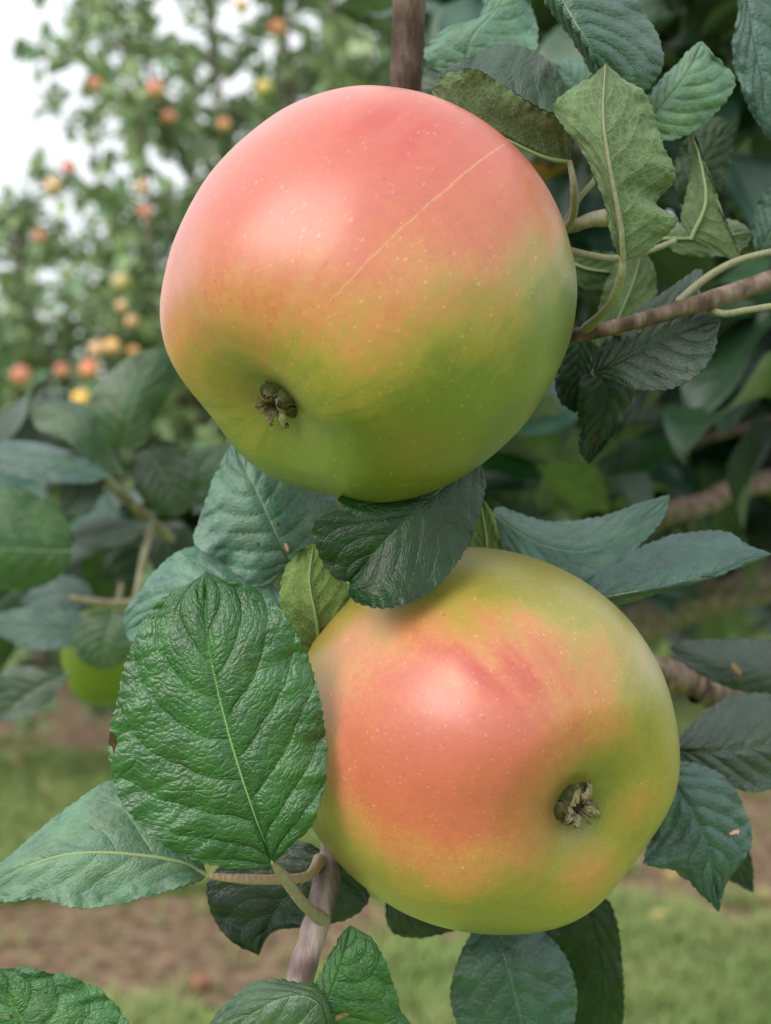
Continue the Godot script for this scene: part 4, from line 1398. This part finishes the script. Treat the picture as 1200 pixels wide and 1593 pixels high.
func make_far_apples() -> void:
	mat.small_skin = paint(Color.WHITE, 0.42)
	mat.small_skin.vertex_color_use_as_albedo = true
	var green := Color(0.54, 0.60, 0.28)
	var yellow := Color(0.74, 0.66, 0.46)
	var orange := Color(0.84, 0.66, 0.50)
	var red := Color(0.76, 0.46, 0.38)
	var light := Vector3(-0.5, 0.6, 0.5)
	small_apple("yellow apple with an orange top hidden behind the folded leaves at upper right", spot(832, 262, 0.90), 0.031, Color(0.46, 0.46, 0.12), Color(0.70, 0.40, 0.14), Vector3(-0.2, 0.9, 0.3), Vector3(0.2, -0.9, 0.3), "", true)
	small_apple("shaded green apple half hidden behind the big front leaf at left", spot(188, 1020, 0.61), 0.025, Color(0.31, 0.40, 0.09), Color(0.36, 0.44, 0.11), light, Vector3(0.1, -1, 0.2), "", true)
	small_apple("orange apple peeping out between the blurred leaves at left", spot(187, 962, 0.70), 0.012, Color(0.62, 0.45, 0.16), Color(0.72, 0.42, 0.24), light, Vector3(0.3, -0.9, 0.2), "", true)
	var g := "apples on the trees across the grass"
	for a in [
		[148, 131, 7.0, 0.036, orange, red, "small red apple against the white sky, leftmost at the top"],
		[243, 140, 6.9, 0.050, yellow, red, "orange apple with a white sheen, largest near the top"],
		[264, 181, 7.0, 0.036, orange, red, "red apple just below the large orange one near the top"],
		[84, 292, 7.4, 0.050, yellow, orange, "orange apple at the sky's edge on the left"],
		[108, 260, 7.5, 0.040, orange, Color(0.85, 0.45, 0.4), "pinkish apple above the orange one at the sky's edge"],
		[190, 440, 7.0, 0.050, green, yellow, "cream yellow apple level with the upper apple's left edge"],
		[62, 368, 7.6, 0.038, orange, red, "dull red apple below the white sky at far left"],
		[226, 330, 7.2, 0.036, orange, red, "brownish red apple halfway up, beside the upper apple"],
		[33, 584, 7.2, 0.052, orange, red, "bright red apple at the left edge above the blurred branch"],
		[97, 576, 7.4, 0.040, orange, red, "dark red apple between the bright red and the pink ones"],
		[140, 576, 7.2, 0.052, yellow, Color(0.90, 0.50, 0.36), "salmon pink apple over the blurred leaves at left"],
		[152, 544, 7.1, 0.044, yellow, orange, "left one of a touching orange and yellow pair"],
		[175, 541, 7.2, 0.046, yellow, Color(0.92, 0.70, 0.42), "right one of a touching orange and yellow pair, the paler"],
		[128, 622, 7.3, 0.052, yellow, Color(0.95, 0.74, 0.36), "golden yellow apple just above the crinkled blurred leaf"],
		[40, 687, 7.2, 0.042, orange, red, "red apple low at the left edge among blurred leaves"],
		[82, 767, 7.0, 0.048, orange, Color(0.85, 0.38, 0.24), "orange red apple between two blurred leaves, lowest but two"],
		[206, 500, 7.2, 0.036, yellow, orange, "small orange apple left of the upper apple's lower half"],
		[208, 548, 7.3, 0.034, yellow, Color(0.80, 0.5, 0.3), "small brownish apple right of the touching pair"],
		[412, 138, 7.2, 0.046, green, Color(0.80, 0.72, 0.42), "pale yellow apple above the upper apple's left shoulder"],
		[432, 44, 7.1, 0.044, orange, Color(0.68, 0.42, 0.28), "brownish apple near the top edge, left of the branch"],
		[376, 10, 7.3, 0.040, yellow, orange, "orange apple cut by the top edge of the picture"],
		[350, 195, 7.3, 0.036, yellow, Color(0.80, 0.45, 0.3), "dim red apple beside the upper apple's left shoulder"],
		[222, 292, 7.2, 0.034, yellow, orange, "dim orange apple inside the far crown, above the brownish one"],
		[142, 915, 7.0, 0.042, yellow, Color(0.95, 0.72, 0.5), "pale peach apple seen through the blurred branch, the lowest"],
		[300, 845, 7.6, 0.034, orange, red, "tiny red apple right of the blurred branch, beside the pale leaf"],
		[190, 478, 7.4, 0.032, yellow, orange, "tiny orange apple under the cream yellow one"],
	]:
		small_apple(a[6], spot(a[0], a[1], a[2] * 0.70), a[3] * 0.68, a[4], a[5], light + any_way() * 0.3, Vector3(0, -1, 0.3) + any_way() * 0.4, g)


func make_ground_litter() -> void:
	var red := Color(0.72, 0.32, 0.2)
	var yellow := Color(0.60, 0.52, 0.34)
	var g := "windfall apples lying on the ground"
	var list := [
		[310, 1530, Color(0.50, 0.33, 0.25), "reddish windfall apple on the bare soil at lower left"], [30, 1188, yellow, "tan apple shape standing for fallen leaves on the grass at the left edge"],  # the tan one is an apple shape standing for fallen leaves
		[1045, 1365, yellow, "yellow apple shape standing for leaf debris on the grass below the right hand leaf"], [1190, 1395, yellow, "pale windfall apple on the grass at the right edge"],  # the yellow one stands for pale leaf debris
		[1025, 1430, Color(0.7, 0.62, 0.4), "dull windfall apple in the grass at lower right"], [75, 1230, yellow, "brownish windfall apple right of the tan one on the grass"],
	]
	for a in list:
		var d: float = (EYE_HEIGHT - 0.03) / ((a[1] - 796.5) * pixel_slope)
		small_apple(a[3], spot(a[0], a[1], d), 0.028, a[2].lerp(Color(0.55, 0.5, 0.3), 0.4), a[2], Vector3(0, 1, 0.3), any_way(), g)
